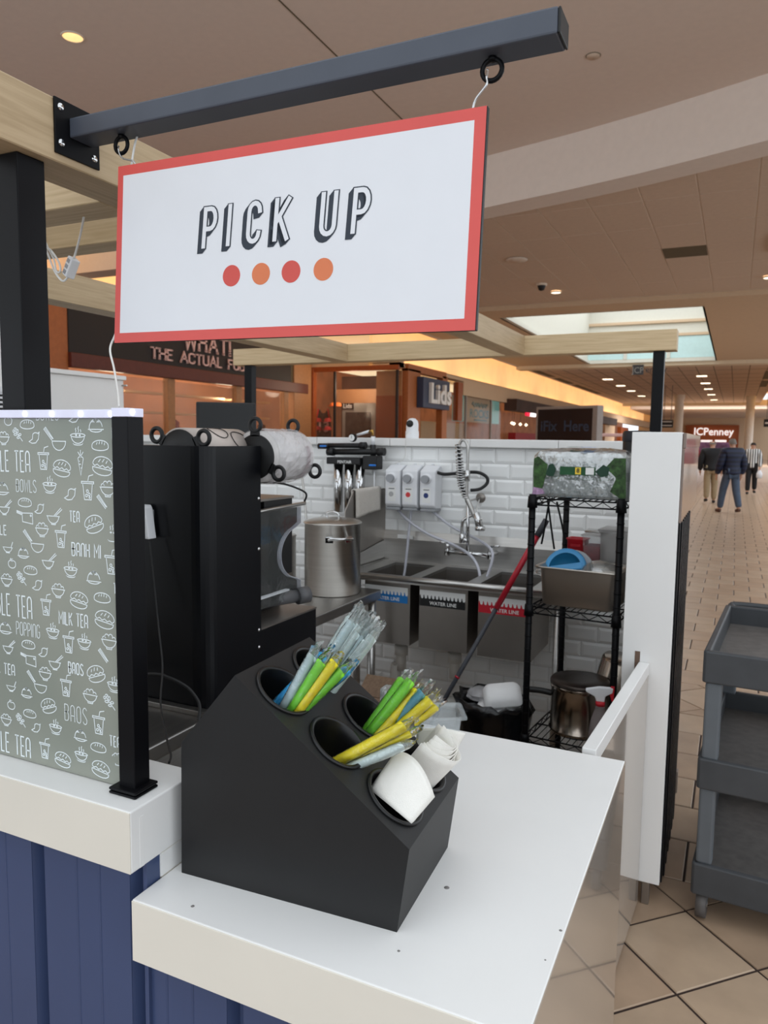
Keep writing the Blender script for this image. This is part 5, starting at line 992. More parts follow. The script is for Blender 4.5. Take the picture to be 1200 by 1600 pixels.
rnd = random.Random(21); n = 28; vs = []; prof2 = ((.10, .0), (.115, .1), (.13, .3), (.14, .46), (.15, .5), (.145, .53), (.12, .52), (.11, .46), (.1, .38))
for j, (r_, z) in enumerate(prof2):
    for k in range(n): a = 2*math.pi*k/n; rr = r_*(1+(.10 if 1 < j < 6 else .03)*rnd.uniform(-1, 1)); vs.append((rr*math.cos(a)*1.1, rr*math.sin(a), z+(.014*rnd.uniform(-1, 1) if j > 2 else 0)))
MB().add(vs, [(j*n+k, j*n+(k+1) % n, (j+1)*n+(k+1) % n, (j+1)*n+k) for j in range(len(prof2)-1) for k in range(n)]+[tuple((len(prof2)-1)*n+k for k in range(n))], True).build('liner', 'bag_black', t)
MB().lathe([(0, .004), (.098, .004), (.1, .02), (.12, .3), (.125, .42)], 24).build('bin_body', 'black_plastic', t)
def clam(label, M, w=.085, d=.07, h=.045):
    t = thing('takeout_box', label, 'takeout box', M=M)
    loft(MB(), [rr_ring(a, b_, z, .025, 4) for a, b_, z in ((w-.014, d-.014, 0), (w, d, .02), (w+.004, d+.004, h*.55))], True, False).build('tray', 'foam', t); loft(MB(), [rr_ring(a, b_, z, .025, 4) for a, b_, z in ((w+.004, d+.004, h*.55), (w-.004, d-.004, h*.9), (w-.02, d-.02, h*1.15))], False, True).build('lid', 'foam', t)
mat('foam', (238, 238, 238), .6, var=.02)
clam('white foam takeout box tipped up on top of the black bin', Matrix.Translation(tb0+Vector((.045, -.0, .515))) @ Matrix.Rotation(R(24), 4, 'Z') @ Matrix.Rotation(R(24), 4, 'X') @ Matrix.Rotation(R(-8), 4, 'Y'), .075, .06, .06)
clam('white foam box lying lower in the black bin', Matrix.Translation(tb0+Vector((.02, .0, .455))) @ Matrix.Rotation(R(8), 4, 'X'), .085, .07, .045)
rnd = random.Random(4); cb = MB(); pts = []
t = thing('crumpled_wrap', 'crumpled clear plastic film in the black bin left of the foam boxes', 'wrap', tb0+Vector((-.07, .04, .52)))
n = 10; vs = [((.05+.02*rnd.random())*math.sin(R(180*j/7))*math.cos(2*math.pi*k/n), (.05+.02*rnd.random())*math.sin(R(180*j/7))*math.sin(2*math.pi*k/n), .03*math.cos(R(180*j/7))) for j in range(8) for k in range(n)]
MB().add(vs, [(j*n+k, j*n+(k+1) % n, (j+1)*n+(k+1) % n, (j+1)*n+k) for j in range(7) for k in range(n)]).build('film_ball', 'crinkle', t)
# cardboard carton and black shelf unit behind the organizer
wood('cardboard', (104, 82, 64), (122, 98, 78), axis=2, rough=.8)
c0 = atY(575, 1050, 2.35); t = thing('cardboard_carton', 'open brown cardboard carton behind the organizer below the sink', 'carton', (-1.15, 2.42, 0))
MB().rbox(-.14, .14, -.12, .12, .38, .6, .003).build('box', 'cardboard', t)
for s in (-1, 1): MB().box(-.14, .14, 0, .1, -.002, .002, Matrix.Translation((0, s*.12, .6)) @ Matrix.Rotation(R(35 if s > 0 else 145), 4, 'X')).build('flap', 'cardboard', t)
t = thing('cutlery_pack', 'clear plastic cutlery packet standing behind the far middle cup', 'cutlery packet', (-.83, 1.735, 0)); 
for k in range(4): MB().rbox(-.02+.006*k, -.016+.006*k, .1+.006*k, .11+.006*k, .78, .9-.01*k, .001).build('fork', 'white_plastic', t)
MB().rbox(-.03, .012, .09, .135, .78, .91, .006).build('sleeve', 'wrap_milky', t)
def crate(label, x0, x1, y0, y1, h):
    t = thing('storage_crate', label, 'crate', ((x0+x1)/2, (y0+y1)/2, 0)); b_ = MB()
    for a in ((x0, x1, y0, y0+.008), (x0, x1, y1-.008, y1), (x0, x0+.008, y0, y1), (x1-.008, x1, y0, y1)): b_.rbox(*a, 0, h-.004, .002)
    b_.build('sides', 'black_plastic', t, world=True); MB().rbox(x0, x1, y0, y1, h-.012, h, .003).build('lid', 'black_plastic', t, world=True)
crate('black storage crate on the floor under the cardboard carton', -1.28, -1.02, 2.31, 2.53, .379); crate('tall black crate behind the pickup counter holding cutlery packets', -.95, -.79, 1.795, 1.935, .779)
# ================================================================ utility cart
mat('cart_grey', (66, 68, 71), .5, var=.1, scale=12, bump=.05, bscale=250); mat('cart_leg', (96, 101, 106), .5, var=.06); mat('cart_deck', (96, 92, 89), .55, var=.18, scale=30); mat('wheel', (88, 84, 82), .6)
ca = atZ(1079, 1442, 0); t = thing('utility_cart', 'dark grey plastic three-shelf utility cart beside the kiosk', 'cart', (-.055, 2.6, 0), rotz=R(-4)); CWd, CLn = .44, .8
def tray(z, h, name='shelf'):
    b_ = MB(); th = .02
    b_.rbox(0, CWd, 0, CLn, z-.012, z, .004)
    for x0, x1, y0, y1 in ((0, CWd, -.004, th), (0, CWd, CLn-th, CLn+.004), (-.004, th, 0, CLn), (CWd-th, CWd+.004, 0, CLn)): b_.rbox(x0, x1, y0, y1, z-.03, z+h, .006)
    b_.build(name, 'cart_grey', t); MB().box(th, CWd-th, th, CLn-th, z, z+.003).build('shelf_mat', 'cart_deck', t)
tray(.85, .077); tray(.49, .075); tray(.122, .08)
for x in (.006, CWd-.056):
    for y in (.006, CLn-.05):
        for z0, z1 in ((.2, .46), (.56, .82)): MB().rbox(x, x+.05, y, y+.044, z0, z1, .008).build('leg', 'cart_leg', t)
for x in (.03, CWd-.03):
    for y in (.04, CLn-.04):
        w_c = MB().cyl((x-.016, y, .048), (x+.016, y, .048), .048, 24); wo = w_c.build('wheel', 'wheel', t); MB().rbox(x-.018, x+.018, y-.02, y+.03, .05, .095, .004).build('caster_fork', 'cart_leg', t); MB().cyl((x-.0185, y, .048), (x+.0185, y, .048), .012, 12).build('axle', 'steel', wo)
MB().tube(smooth_path([(.03, CLn, .91), (.03, CLn+.05, .92), (CWd/2, CLn+.06, .92), (CWd-.03, CLn+.05, .92), (CWd-.03, CLn, .91)]), .014, 10).build('push_handle', 'cart_grey', t)
# ================================================================ mall storefronts
mat('sign_black', (34, 30, 32), .6); mat('red_brown', (96, 44, 34), .5, var=.1); mat('orange_wood', (176, 104, 56), .5, var=.08); mat('tan_wood', (172, 124, 84), .55, var=.08); mat('burnt_orange', (150, 74, 30), .45, var=.1)
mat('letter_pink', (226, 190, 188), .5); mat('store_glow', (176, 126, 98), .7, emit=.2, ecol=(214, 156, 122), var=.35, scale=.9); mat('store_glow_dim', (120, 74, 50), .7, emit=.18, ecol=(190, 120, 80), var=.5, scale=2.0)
mat('shop_glass', (140, 110, 96), .08, var=0, alpha=.22); mat('cove_glow', (240, 214, 170), .8, emit=.5, ecol=(255, 206, 140), var=.1, scale=1.2); mat('cove_tube', (255, 224, 180), .5, emit=4, ecol=(255, 206, 150), var=0)  # cove surfaces emit by themselves to look lit by the tubes
mat('teal_glass', (120, 196, 190), .2, emit=.25, ecol=(120, 200, 195), var=.1); mat('lids_navy', (44, 56, 84), .45); mat('letter_white', (236, 234, 230), .45); mat('screen_dark', (22, 20, 24), .2, var=.5, scale=2); mat('dim_blue', (34, 48, 66), .5, emit=.02, ecol=(60, 96, 140)); mat('bezel', (150, 138, 130), .5)
X1, X2, YJ = -11.0, -8.2, 18.4
wl_ = sthing('wall_left')
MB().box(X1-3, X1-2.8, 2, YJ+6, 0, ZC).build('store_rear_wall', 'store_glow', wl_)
MB().box(X1-.2, X1, 2, YJ, 4.0, 4.32).build('upper_fascia', 'fascia', wl_)
MB().box(X2-.3, X2, YJ+5.2, 84, 3.05, 3.62).build('fascia', 'fascia', wl_)
MB().box(X2-.3, X2, YJ, YJ+5.2, 3.5, 3.62).build('fascia', 'fascia', wl_)
MB().box(X1, X2, YJ, YJ+.3, 3.5, 3.9).build('return_fascia', 'fascia', wl_)
MB().box(X2-.9, X2-.8, YJ, 84, 3.5, 5.2).build('cove_back', 'cove_glow', wl_)
MB().box(X2-.9, X2, YJ, 84, 3.60, 3.62).build('cove_shelf', 'fascia', wl_)
MB().box(X1-.8, X1-.7, 2, YJ, 4.0, 5.0).build('cove_back', 'cove_glow', wl_)
MB().box(-7.75, -7.65, 15.75, 84, ZC-.02, ZC+.5).build('ceiling_edge', 'ceiling_panel', wl_)
MB().box(X2-.9, -7.7, YJ-9, 84, 5.0, 5.05).build('cove_top', 'cove_glow', wl_)
MB().box(X1-14, X2-.9, 2, 84, 4.99, 5.04).build('cove_top', 'cove_glow', wl_)
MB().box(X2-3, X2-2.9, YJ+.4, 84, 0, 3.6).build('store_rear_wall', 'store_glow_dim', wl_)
for k, y in enumerate([YJ+1+6*i for i in range(10)]): MB().cyl((X2-.5, y, 3.68), (X2-.5, y+4.5, 3.68), .04, 8).build('cove_tube', 'cove_tube', wl_)
for y in (5, 10, 15): MB().cyl((X1-.35, y-2, 4.36), (X1-.35, y+2, 4.36), .04, 8).build('cove_tube', 'cove_tube', wl_)
MX = lambda y, z, x: Matrix(((0, 0, 1, x), (1, 0, 0, y), (0, 1, 0, z), (0, 0, 0, 1)))
# store with the dark sign band
t = thing('dark_band_storefront', 'storefront with black sign band and pink serif lettering above warm windows', 'storefront', (X1, 12, 0))
MB().rbox(X1, X1+.12, 9.9, 17.3, 3.06, 3.98, .01).build('sign_band', 'sign_black', t, world=True); MB().rbox(X1, X1+.18, 9.9, 18.1, 2.8, 3.06, .01).build('lintel', 'red_brown', t, world=True)
MB().rbox(X1, X1+.12, 17.3, 18.0, 3.06, 3.98, .01).build('end_band', 'dark_vent', t, world=True)
for y in (9.5, 12.5, 14.9, 17.0): MB().rbox(X1-.05, X1+.1, y, y+(.4 if y == 9.5 else .22), 0, 2.8 if y > 9.6 else 4.0, .01).build('frame_post', 'orange_wood' if y < 10 else 'tan_wood', t, world=True)
for y0, y1 in ((9.9, 12.5), (12.72, 14.9), (15.12, 17.0)): MB().box(X1, X1+.02, y0, y1, .3, 2.75).build('window_pane', 'shop_glass', t, world=True)
MB().rbox(X1-.05, X1+.16, 17.4, 18.3, 0, 3.98, .01).build('end_post', 'tan_wood', t, world=True)
def serif(lines, h):
    out = list(lines)
    for l in lines:
        for p, q in ((l[0], l[1]), (l[-1], l[-2])):
            if abs(p[0]-q[0]) < abs(p[1]-q[1]): out.append([(p[0]-.055*h, p[1]), (p[0]+.055*h, p[1])])
            else: out.append([(p[0], p[1]-.07*h), (p[0], p[1]+.07*h)])
    return out
def wall_word(s, h, ymid, z, x, hw, parent, m, gap=.42, wx=1.5, name='letters'):
    per, tw = layout(s, h, gap/wx, .5, True); M = MX(0, 0, x)
    for lines in per:
      mb = MB()
      for l in serif(lines, h):
        vs, fs = ribbon([(px*wx, py) for px, py in l], hw)
        if vs:
            f = [M @ Vector((v.x+ymid-tw*wx/2, v.y+z, 0)) for v in vs]; g_ = [M @ Vector((v.x+ymid-tw*wx/2, v.y+z, .03)) for v in vs]; n = len(f)
            mb.add(f+g_, fs+[tuple(n+i for i in q) for q in fs]+[q2 for q in fs for q2 in ((q[0], q[3], n+q[3], n+q[0]), (q[1], q[2], n+q[2], n+q[1]))])
      mb.build('letter', m, parent, world=True)
ya, yb_ = atX(238, 555, X1+.15).y, atX(381, 575, X1+.15).y
wf = 2.05; GA = GL['A']; GL['A'] = (.5, [[(0, 0), (.25, 1), (.5, 0)], [(.09, .36), (.41, .36)]]); wall_word('THE ACTUAL FUB', .205, (ya+yb_)/2, atX(240, 559, X1+.15).z, X1+.13, .017, t, 'letter_pink', gap=((yb_-ya)/.205-wf*(4.83+1.0))/11, wx=wf)
wall_word('WHAT!', .33, atX(326, 545, X1+.15).y, atX(292, 549, X1+.15).z+.07, X1+.13, .024, t, 'letter_pink', gap=.34, wx=1.75); GL['A'] = GA
# display things in its window
mat('shelf_glow', (206, 170, 130), .6, emit=.12, ecol=(230, 180, 130))  # shelves emit a little, imitating store lighting on them
for y0, y1 in ((10.2, 12.4), (13.0, 14.7), (15.4, 16.8)):
    for z in (1.45, 2.1, 2.55): MB().box(X1-1.6, X1-1.3, y0+1.2, y1+1.6, z, z+.05).build('display_shelf', 'shelf_glow', t, world=True)
for y, z, m_ in ((12.2, 1.5, 'jersey_like'), (14.9, 1.5, 'goods_dark'), (16.1, 1.5, 'goods_dark'), (13.6, 1.5, 'jersey_like'), (17.3, 1.5, 'goods_dark')):
    if m_ not in MATS: mat(m_, (150, 66, 40) if m_ == 'jersey_like' else (70, 44, 34), .7, var=.5, scale=6)
    MB().lathe([(0, 0), (.16, .02), (.2, .2), (.1, .34), (.12, .42), (0, .5)], 10, Matrix.Translation((X1-1.45, y+.9, z))).build('display_goods', m_, t, world=True)
# Lids-like cap store with projecting corner
t = thing('cap_store_window', 'glazed cap store window with orange frame and posters facing the kiosk', 'storefront', (-9.6, YJ, 0))
MB().rbox(X1+.05, X1+.22, YJ-.1, YJ+.1, 0, 3.5, .01).build('frame_post', 'burnt_orange', t, world=True); MB().rbox(X1+.05, X2, YJ-.06, YJ+.06, 3.42, 3.55, .01).build('head_rail', 'burnt_orange', t, world=True)
mat('store_dark', (52, 36, 32), .7, emit=.03, ecol=(120, 70, 50), var=.5, scale=1.5); MB().box(X1+.2, X2-.3, YJ+1.6, YJ+1.65, 0, 3.42).build('back_panel', 'store_dark', t, world=True)
xr = atY(603, 640, YJ).x
MB().box(atY(590, 640, YJ+.3).x, X2-.02, YJ+.2, YJ+.25, 0, 2.75).build('orange_panel', 'burnt_orange', t, world=True); MB().box(atY(590, 640, YJ+.3).x, X2-.02, YJ+.2, YJ+.25, 2.75, 3.42).build('upper_panel', 'tan_wood', t, world=True)
MB().box(X1+.2, X2, YJ-.01, YJ+.01, .2, 3.42).build('window_pane', 'shop_glass', t, world=True); MB().box(X1+.3, xr-.1, YJ+1.0, YJ+1.05, 2.5, 3.0).build('ceiling_valance', 'tan_wood', t, world=True)
for px in (523, 620): x = atY(px, 640, YJ).x; MB().box(x-.03, x+.03, YJ-.03, YJ+.03, .2, 3.42).build('mullion', 'sign_black', t, world=True)
pa_, pb_ = atY(535, 630, YJ+.25), atY(586, 684, YJ+.25)
mat('poster', (170, 168, 160), .6, var=.0); mat('poster_dark', (58, 56, 52), .7, var=.9, scale=5)
ps = thing('store_poster', 'grey crowd poster hanging in the cap store window', 'poster', ((pa_.x+pb_.x)/2, YJ+.25, 1.2)); MB().box(pa_.x, pb_.x, YJ+.25, YJ+.26, 1.2, pa_.z).build('sheet', 'poster', ps, world=True); MB().box(pa_.x+.1, pb_.x-.12, YJ+.244, YJ+.25, 1.2, pa_.z-.25).build('printed_crowd', 'poster_dark', ps, world=True)
MB().box(pa_.x-.02, pa_.x+.36, YJ+.235, YJ+.25, pa_.z-.17, pa_.z-.0).build('name_tab', 'sign_black', ps, world=True); text_mb('Lids', .17, Matrix.Translation((pa_.x+.17, YJ+.23, pa_.z-.085)) @ Matrix.Rotation(R(90), 4, 'X'), bold=.004).build('lettering', 'letter_white', ps, world=True)
mat('jersey_black', (28, 24, 26), .7); mat('jersey_red', (196, 44, 50), .6); mat('cap_orange', (236, 120, 50), .6)
j0 = atY(505, 645, YJ+.5); js = thing('red_black_jersey', 'black jersey with red trim and number thirteen in cap store window', 'jersey', (j0.x, YJ+.5, 1.6)); js_ = MB().prism([(j0.x-.24, YJ+.5, 1.55), (j0.x+.24, YJ+.5, 1.55), (j0.x+.23, YJ+.5, 2.15), (j0.x+.15, YJ+.5, 2.42), (j0.x+.06, YJ+.5, 2.3), (j0.x-.06, YJ+.5, 2.3), (j0.x-.15, YJ+.5, 2.42), (j0.x-.23, YJ+.5, 2.15)], (0, .06, 0)).build('shirt', 'jersey_black', js, world=True)
text_mb('13', .42, Matrix.Translation((j0.x, YJ+.495, 1.9)) @ Matrix.Rotation(R(90), 4, 'X'), bold=.012).build('number', 'letter_pink', js, world=True)
for s in (-1, 1): MB().tube([(j0.x+s*.15, YJ+.49, 2.42), (j0.x+s*.2, YJ+.49, 2.2), (j0.x+s*.24, YJ+.49, 2.12)], .02, 6).build('red_trim', 'jersey_red', js, world=True)
capm = [(0, .1), (.05, .095), (.09, .06), (.1, 0)]
for k, (px, py, m_, lb) in enumerate(((497, 659, 'jersey_red', 'red cap on upper rack left in cap store window'), (512, 659, 'jersey_red', 'red cap on upper rack right in cap store window'), (497, 672, 'jersey_red', 'red cap on lower rack left in cap store window'), (512, 672, 'jersey_red', 'red cap on lower rack right in cap store window'), (521, 635, 'cap_orange', 'orange cap left of the poster tab'), (528, 635, 'cap_orange', 'orange cap nearest the poster tab'))):
    p = atY(px, py, YJ+.4); ct = thing('baseball_cap', lb, 'cap', p); MB().lathe(capm, 14, Matrix.Scale(1.1, 4)).build('crown', m_, ct); MB().rbox(-.08, .08, -.2, -.08, -.005, .008, .003).build('brim', m_, ct)
def store_fill_light(loc, power, col):
    d = bpy.data.lights.new('store_fill_light', 'POINT'); d.energy = power; d.color = col; d.shadow_soft_size = .25; o = bpy.data.objects.new('store_fill_light', d); C.objects.link(o); o.location = loc
store_fill_light((-9.7, YJ+.15, 3.0), 60, (1, .82, .62)); store_fill_light((-12.2, 12.2, 2.6), 60, (1, .78, .56)); store_fill_light((-12.2, 16.2, 2.6), 60, (1, .78, .56))  # unseen fill lights added to brighten the two store interiors
# sign portal
t = thing('cap_store_portal', 'orange store portal with dark blue square sign and white lettering', 'storefront', (X2, 20.5, 0))
Yp = [atX(px, 640, X2).y for px in (632, 645, 688, 692, 712, 719)]
MB().rbox(X2-.1, X2+.1, Yp[0], Yp[1]+.3, 0, 3.5, .01).build('frame_post', 'orange_wood', t, world=True); MB().rbox(X2-.1, X2+.1, Yp[2]-.1, Yp[3]+.1, 0, 3.5, .01).build('frame_post', 'orange_wood', t, world=True); MB().rbox(X2-.1, X2+.1, Yp[0], Yp[3], 3.42, 3.62, .01).build('head_rail', 'orange_wood', t, world=True)
MB().rbox(X2-.1, X2+.08, Yp[4], Yp[5], 0 if False else 2.2, 3.42, .01).build('frame_post', 'burnt_orange', t, world=True); MB().box(X2-.02, X2, Yp[3], Yp[4], .2, 3.4).build('window_pane', 'shop_glass', t, world=True)
MB().box(X2-.8, X2-.75, Yp[1], Yp[3], 0, 2.5).build('entrance_panel', 'burnt_orange', t, world=True)
zs0, zs1 = atX(666, 637, X2+.3).z, atX(666, 589, X2+.3).z
MB().rbox(X2+.1, X2+.3, Yp[1]+.02, Yp[2]-.02, zs0, zs1, .01).build('sign_box', 'lids_navy', t, world=True)
text_mb('Lids', .78, MX((Yp[1]+Yp[2])/2+.15, (zs0+zs1)/2-.03, X2+.34), depth=.05, bold=.02, width=1.35).build('letters', 'letter_white', t, world=True)
# teal shop
t = thing('teal_storefront', 'glass shopfront with pale teal panels and a teal wave sign', 'storefront', (X2, 26, 0)); Yt = [atX(px, 640, X2).y for px in (720, 729, 745, 768, 773, 784)]
for a, b_ in ((0, 1), (4, 5)): MB().box(X2-.3, X2-.1, Yt[a], Yt[b_], 2.2, 3.05).build('teal_panel', 'teal_glass', t, world=True)
MB().box(X2-.25, X2-.2, Yt[2]-.8, Yt[3]+.6, 2.2, 3.05).build('sign_panel', 'cream', t, world=True); mat('teal_ink', (70, 170, 185), .5)
text_mb('ROCKS', .4, MX((Yt[2]+Yt[3])/2, 2.5, X2-.18), bold=.01, width=1.7).build('letters', 'teal_ink', t, world=True)
MB().tube([Vector((X2-.17, Yt[2]+(Yt[3]-Yt[2])*k/20, 2.82+.07*math.sin(k*1.7))) for k in range(21)], .035, 6).build('wave', 'teal_ink', t, world=True); MB().box(X2-.19, X2-.17, Yt[2]+.3, Yt[3], 2.27, 2.31).build('underline', 'teal_ink', t, world=True)
MB().box(X2-.05, X2-.03, Yt[0], Yt[5], .2, 3.05).build('window_pane', 'shop_glass', t, world=True); MB().box(X2-1.5, X2-1.4, Yt[0], Yt[5], 0, 2.2).build('interior', 'fascia', t, world=True)
for y in (Yt[1], Yt[3]): MB().box(X2-.06, X2, y-.05, y+.05, 0, 3.05).build('mullion', 'bezel', t, world=True)
mat('spot', (255, 244, 225), .4, emit=9, var=0)
for k, (px, py) in enumerate(((726, 614), (734, 615), (782, 625), (789, 627), (795, 627), (737, 650))):
    p = atX(px, py, X2-.5); st_ = thing('spotlight', ('leftmost', 'second', 'fourth', 'fifth', 'rightmost', 'lowest')[k]+' tiny bright spotlight inside the teal storefront', 'spotlight', p, group='spotlights in the teal shop'); MB().lathe([(0, -.05), (.05, -.03), (.05, .03), (0, .05)], 10).build('bulb', 'spot', st_); MB().cyl((0, 0, .03), (0, 0, .12), .015, 6).build('stem', 'bezel', st_)
# pink display, red and white sign shop
t = thing('red_white_storefront', 'dark storefront with small glowing red and white sign', 'storefront', (X2, 33, 0)); Yr = [atX(px, 640, X2).y for px in (797, 810, 824, 832, 842)]
MB().box(X2-.1, X2+.4, Yr[0]-.5, Yr[4]+22, 2.75, 3.2).build('dark_canopy', 'store_dark', t, world=True); MB().box(X2-.6, X2-.5, Yr[0], Yr[4]+20, 0, 2.75).build('shopfront', 'store_glow_dim', t, world=True)
mat('sign_glow_white', (255, 250, 250), .5, emit=1.6, var=0); mat('sign_glow_red', (230, 40, 70), .5, emit=1.0, var=0)
zr0, zr1 = atX(833, 651, X2+.3).z, atX(833, 634, X2+.3).z; ya_, yb2, yc_ = [atX(px, 640, X2+.3).y for px in (824, 829, 838)]
MB().rbox(X2+.2, X2+.3, ya_, yb2, zr0, zr1, .02).build('red_sign', 'sign_glow_red', t, world=True); MB().rbox(X2+.2, X2+.3, yb2, yc_, zr0, zr1, .02).build('white_sign', 'sign_glow_white', t, world=True)
mat('red_wall', (150, 20, 30), .6); MB().box(X2-.2, X2+.1, ya_-1, yc_+1, 0, 1.9).build('red_counter', 'red_wall', t, world=True)
for k, (px, py) in enumerate(((800, 661), (803, 662), (813, 663), (822, 664))):
    p = atX(px, py, X2-.1); st_ = thing('pendant_bulb', ('leftmost', 'second', 'third', 'rightmost')[k]+' warm round pendant bulb above the red counter', 'lamp', p, group='pendant bulbs by the red counter'); MB().lathe([(0, -.07), (.07, 0), (0, .07)], 12).build('globe', 'downlight_lens', st_); MB().cyl((0, 0, .06), (0, 0, 1.1), .006, 6).build('cord', 'sign_black', st_)
for k, (y, m_) in enumerate(((40, 'tan_wood'), (46, 'store_dark'), (54, 'fascia'), (62, 'burnt_orange'))): MB().box(X2-.4, X2-.1, y, y+4.5, 0, 2.75).build('shopfront', m_, t, world=True)
# free-standing dark display screen
d0 = atZ(887, 682, 1.6); ds = 14.5
pL, pR_ = atY(838, 636, 14.2), atY(934, 634, 13.6)
ax = (pR_-pL); ang = math.atan2(ax.y, ax.x); wd = math.hypot(ax.x, ax.y)
t = thing('display_screen', 'large dark display screen with dim blue lettering above the tiled wall', 'screen', (pL.x, pL.y, 0), rotz=ang)
MB().rbox(0, wd, 0, .18, 1.2, pL.z, .01).build('frame', 'bezel', t); MB().box(.05, wd-.1, -.004, 0, 1.25, pL.z-.05).build('panel', 'screen_dark', t); text_mb('iFix  Here', .27, Matrix.Translation((wd*.5-.02, -.008, 1.86)) @ Matrix.Rotation(R(90), 4, 'X'), bold=.006).build('letters', 'dim_blue', t); MB().box(.05, wd-.05, .02, .16, 0, 1.2).build('stand', 'sign_black', t)
# pale brown counter kiosk beyond the screen
t = thing('far_kiosk', 'small brown and pink kiosk with dark name board beyond the display screen', 'kiosk', (-3.4, 20, 0))
MB().rbox(-.9, 1.1, -.3, .3, 0, 1.6, .02).build('counter', 'tan_wood', t); MB().rbox(-.9, 1.1, -.35, .35, 1.72, 1.8, .01).build('pink_shelf', 'letter_pink', t); MB().rbox(-.8, -.1, -.2, -.1, 1.82, 2.05, .01).build('name_board', 'sign_black', t)
for x in (-.85, 0, 1.05): MB().cyl((x, 0, 1.6), (x, 0, 1.75), .03, 8).build('post', 'bezel', t)
for x in (-.6, -.3): MB().lathe([(0, -.03), (.03, 0), (0, .03)], 10, Matrix.Translation((x, -.2, 1.66))).build('bulb', 'spot', t)
# white cabinet and vent of the next kiosk, left
t = thing('white_cabinet', 'tall white cabinet standing behind the frosted screen', 'cabinet', (-4, 3.7, 0)); zc1 = atX(195, 588, -4.0).z
MB().rbox(-4.7, -4.0, 2.7, 4.12, 0, zc1-.03, .005).build('body', 'white_lam', t, world=True); MB().rbox(-4.72, -3.98, 2.68, 4.13, zc1-.03, zc1, .005).build('top_cap', 'white_lam', t, world=True); MB().cyl((-3.995, 4.1, 1.95), (-3.95, 4.1, 1.95), .006, 8).build('door_pin', 'steel', t, world=True)
t = thing('striped_vent', 'white and black slatted vent at left frame edge', 'vent', (-3.3, 2.2, 0)); 
for k in range(12): MB().box(-3.32, -3.3, 2.0, 2.62, 1.55+.022*k, 1.56+.022*k).build('slat', 'white_plastic', t, world=True)
MB().box(-3.36, -3.325, 1.9, 2.66, 1.0, 1.83).build('housing', 'black_plastic', t, world=True); MB().box(-3.36, -3.325, 1.9, 2.66, 1.83, 2.3).build('menu_board', 'white_lam', t, world=True); MB().box(-3.36, -3.3, 1.9, 2.66, 1.8, 1.83).build('trim', 'white_plastic', t, world=True)
MB().box(-3.36, -3.325, 2.0, 2.6, 0, 1.0).build('base', 'black_plastic', t, world=True)
# warm bulb at the frame edge
bp_ = atY(-1, 375, 1.16); t = thing('string_bulb', 'small warm bulb glowing at the left frame edge under pergola', 'lamp', bp_); MB().lathe([(0, -.012), (.009, -.006), (.01, .004), (.004, .014)], 14).build('bulb', 'warm_can', t); MB().cyl((0, 0, .012), (0, 0, ZB-bp_.z), .003, 8).build('cord', 'black_plastic', t)
# ================================================================ far end of the corridor
we = sthing('wall_far'); YE = 84
MB().box(-9.5, 6, YE, YE+.3, 0, ZC+1).build('end_wall', 'fascia', we)
t = thing('anchor_store_front', 'orange department store front with white lit lettering at corridor end', 'storefront', (-2.5, YE, 0)); xa_, xb_ = atY(1072, 670, YE).x, atY(1155, 670, YE).x
MB().rbox(xa_, xb_, YE-.4, YE-.005, 0, atY(1110, 664, YE).z, .02).build('orange_wall', 'burnt_orange', t, world=True)
mat('letter_glow', (255, 248, 246), .5, emit=.9, var=0); jx0, jx1 = atY(1083, 675, YE-.6).x, atY(1147, 675, YE-.6).x; zj = atY(1115, 675, YE-.6).z
tm_ = text_mb('JCPenney', 1.0, Matrix.Rotation(R(90), 4, 'X'), depth=.05, bold=.008); wx_ = max(v[0] for v in tm_.v)-min(v[0] for v in tm_.v); kx = (jx1-jx0)/wx_; tm_.v = [((jx0+jx1)/2+v[0]*kx, YE-.6+v[1], zj+v[2]*kx*1.1) for v in tm_.v]; tm_.build('letters', 'letter_glow', t, world=True)
mat('purple_goods', (150, 110, 150), .6, var=.6, scale=2)
MB().box(xa_+.6, xb_-.4, YE-.45, YE-.4, 0, atY(1110, 691, YE).z).build('entrance', 'purple_goods', t, world=True)
for px in (1104, 1126): a, c = atY(px-9, 689, YE-.5), atY(px+9, 688, YE-.5); MB().box(a.x, c.x, YE-.55, YE-.5, a.z-.1, a.z+.1).build('light_bar', 'letter_glow', t, world=True)
mat('col_white', (226, 220, 210), .6)
for k, (px0, px1, Y, lb) in enumerate(((1164, 1178, 50, 'white round column right of the lit store lettering'), (1053, 1067, 48, 'white round column behind the black pergola post'))):
    a, c = atY(px0, 660, Y), atY(px1, 660, Y); t = thing('white_column', lb, 'column', ((a.x+c.x)/2, Y, 0)); r_ = (c.x-a.x)/2; MB().lathe([(r_*1.15, 0), (r_*1.15, .3), (r_, .34), (r_, ZC-.3), (r_*1.2, ZC-.2), (r_*1.2, ZC)], 28).build('shaft', 'col_white', t); MB().lathe([(r_*1.22, 0), (r_*1.22, .12), (r_*1.1, .14)], 28).build('plinth', 'bezel', t)
tl_ = thing('light_slot', 'bright white skylight slot above the far columns', 'skylight', (-1.5, 60, ZC)); mat('slot_glow', (245, 248, 255), .5, emit=1.3, var=0)
MB().box(-6.0, 4.9, -1.4, 2.3, .02, .05).build('glazing', 'slot_glow', tl_); 
for x in (-3, 0, 3): MB().box(x-.06, x+.06, -1.4, 2.3, .0, .02).build('mullion', 'col_white', tl_)
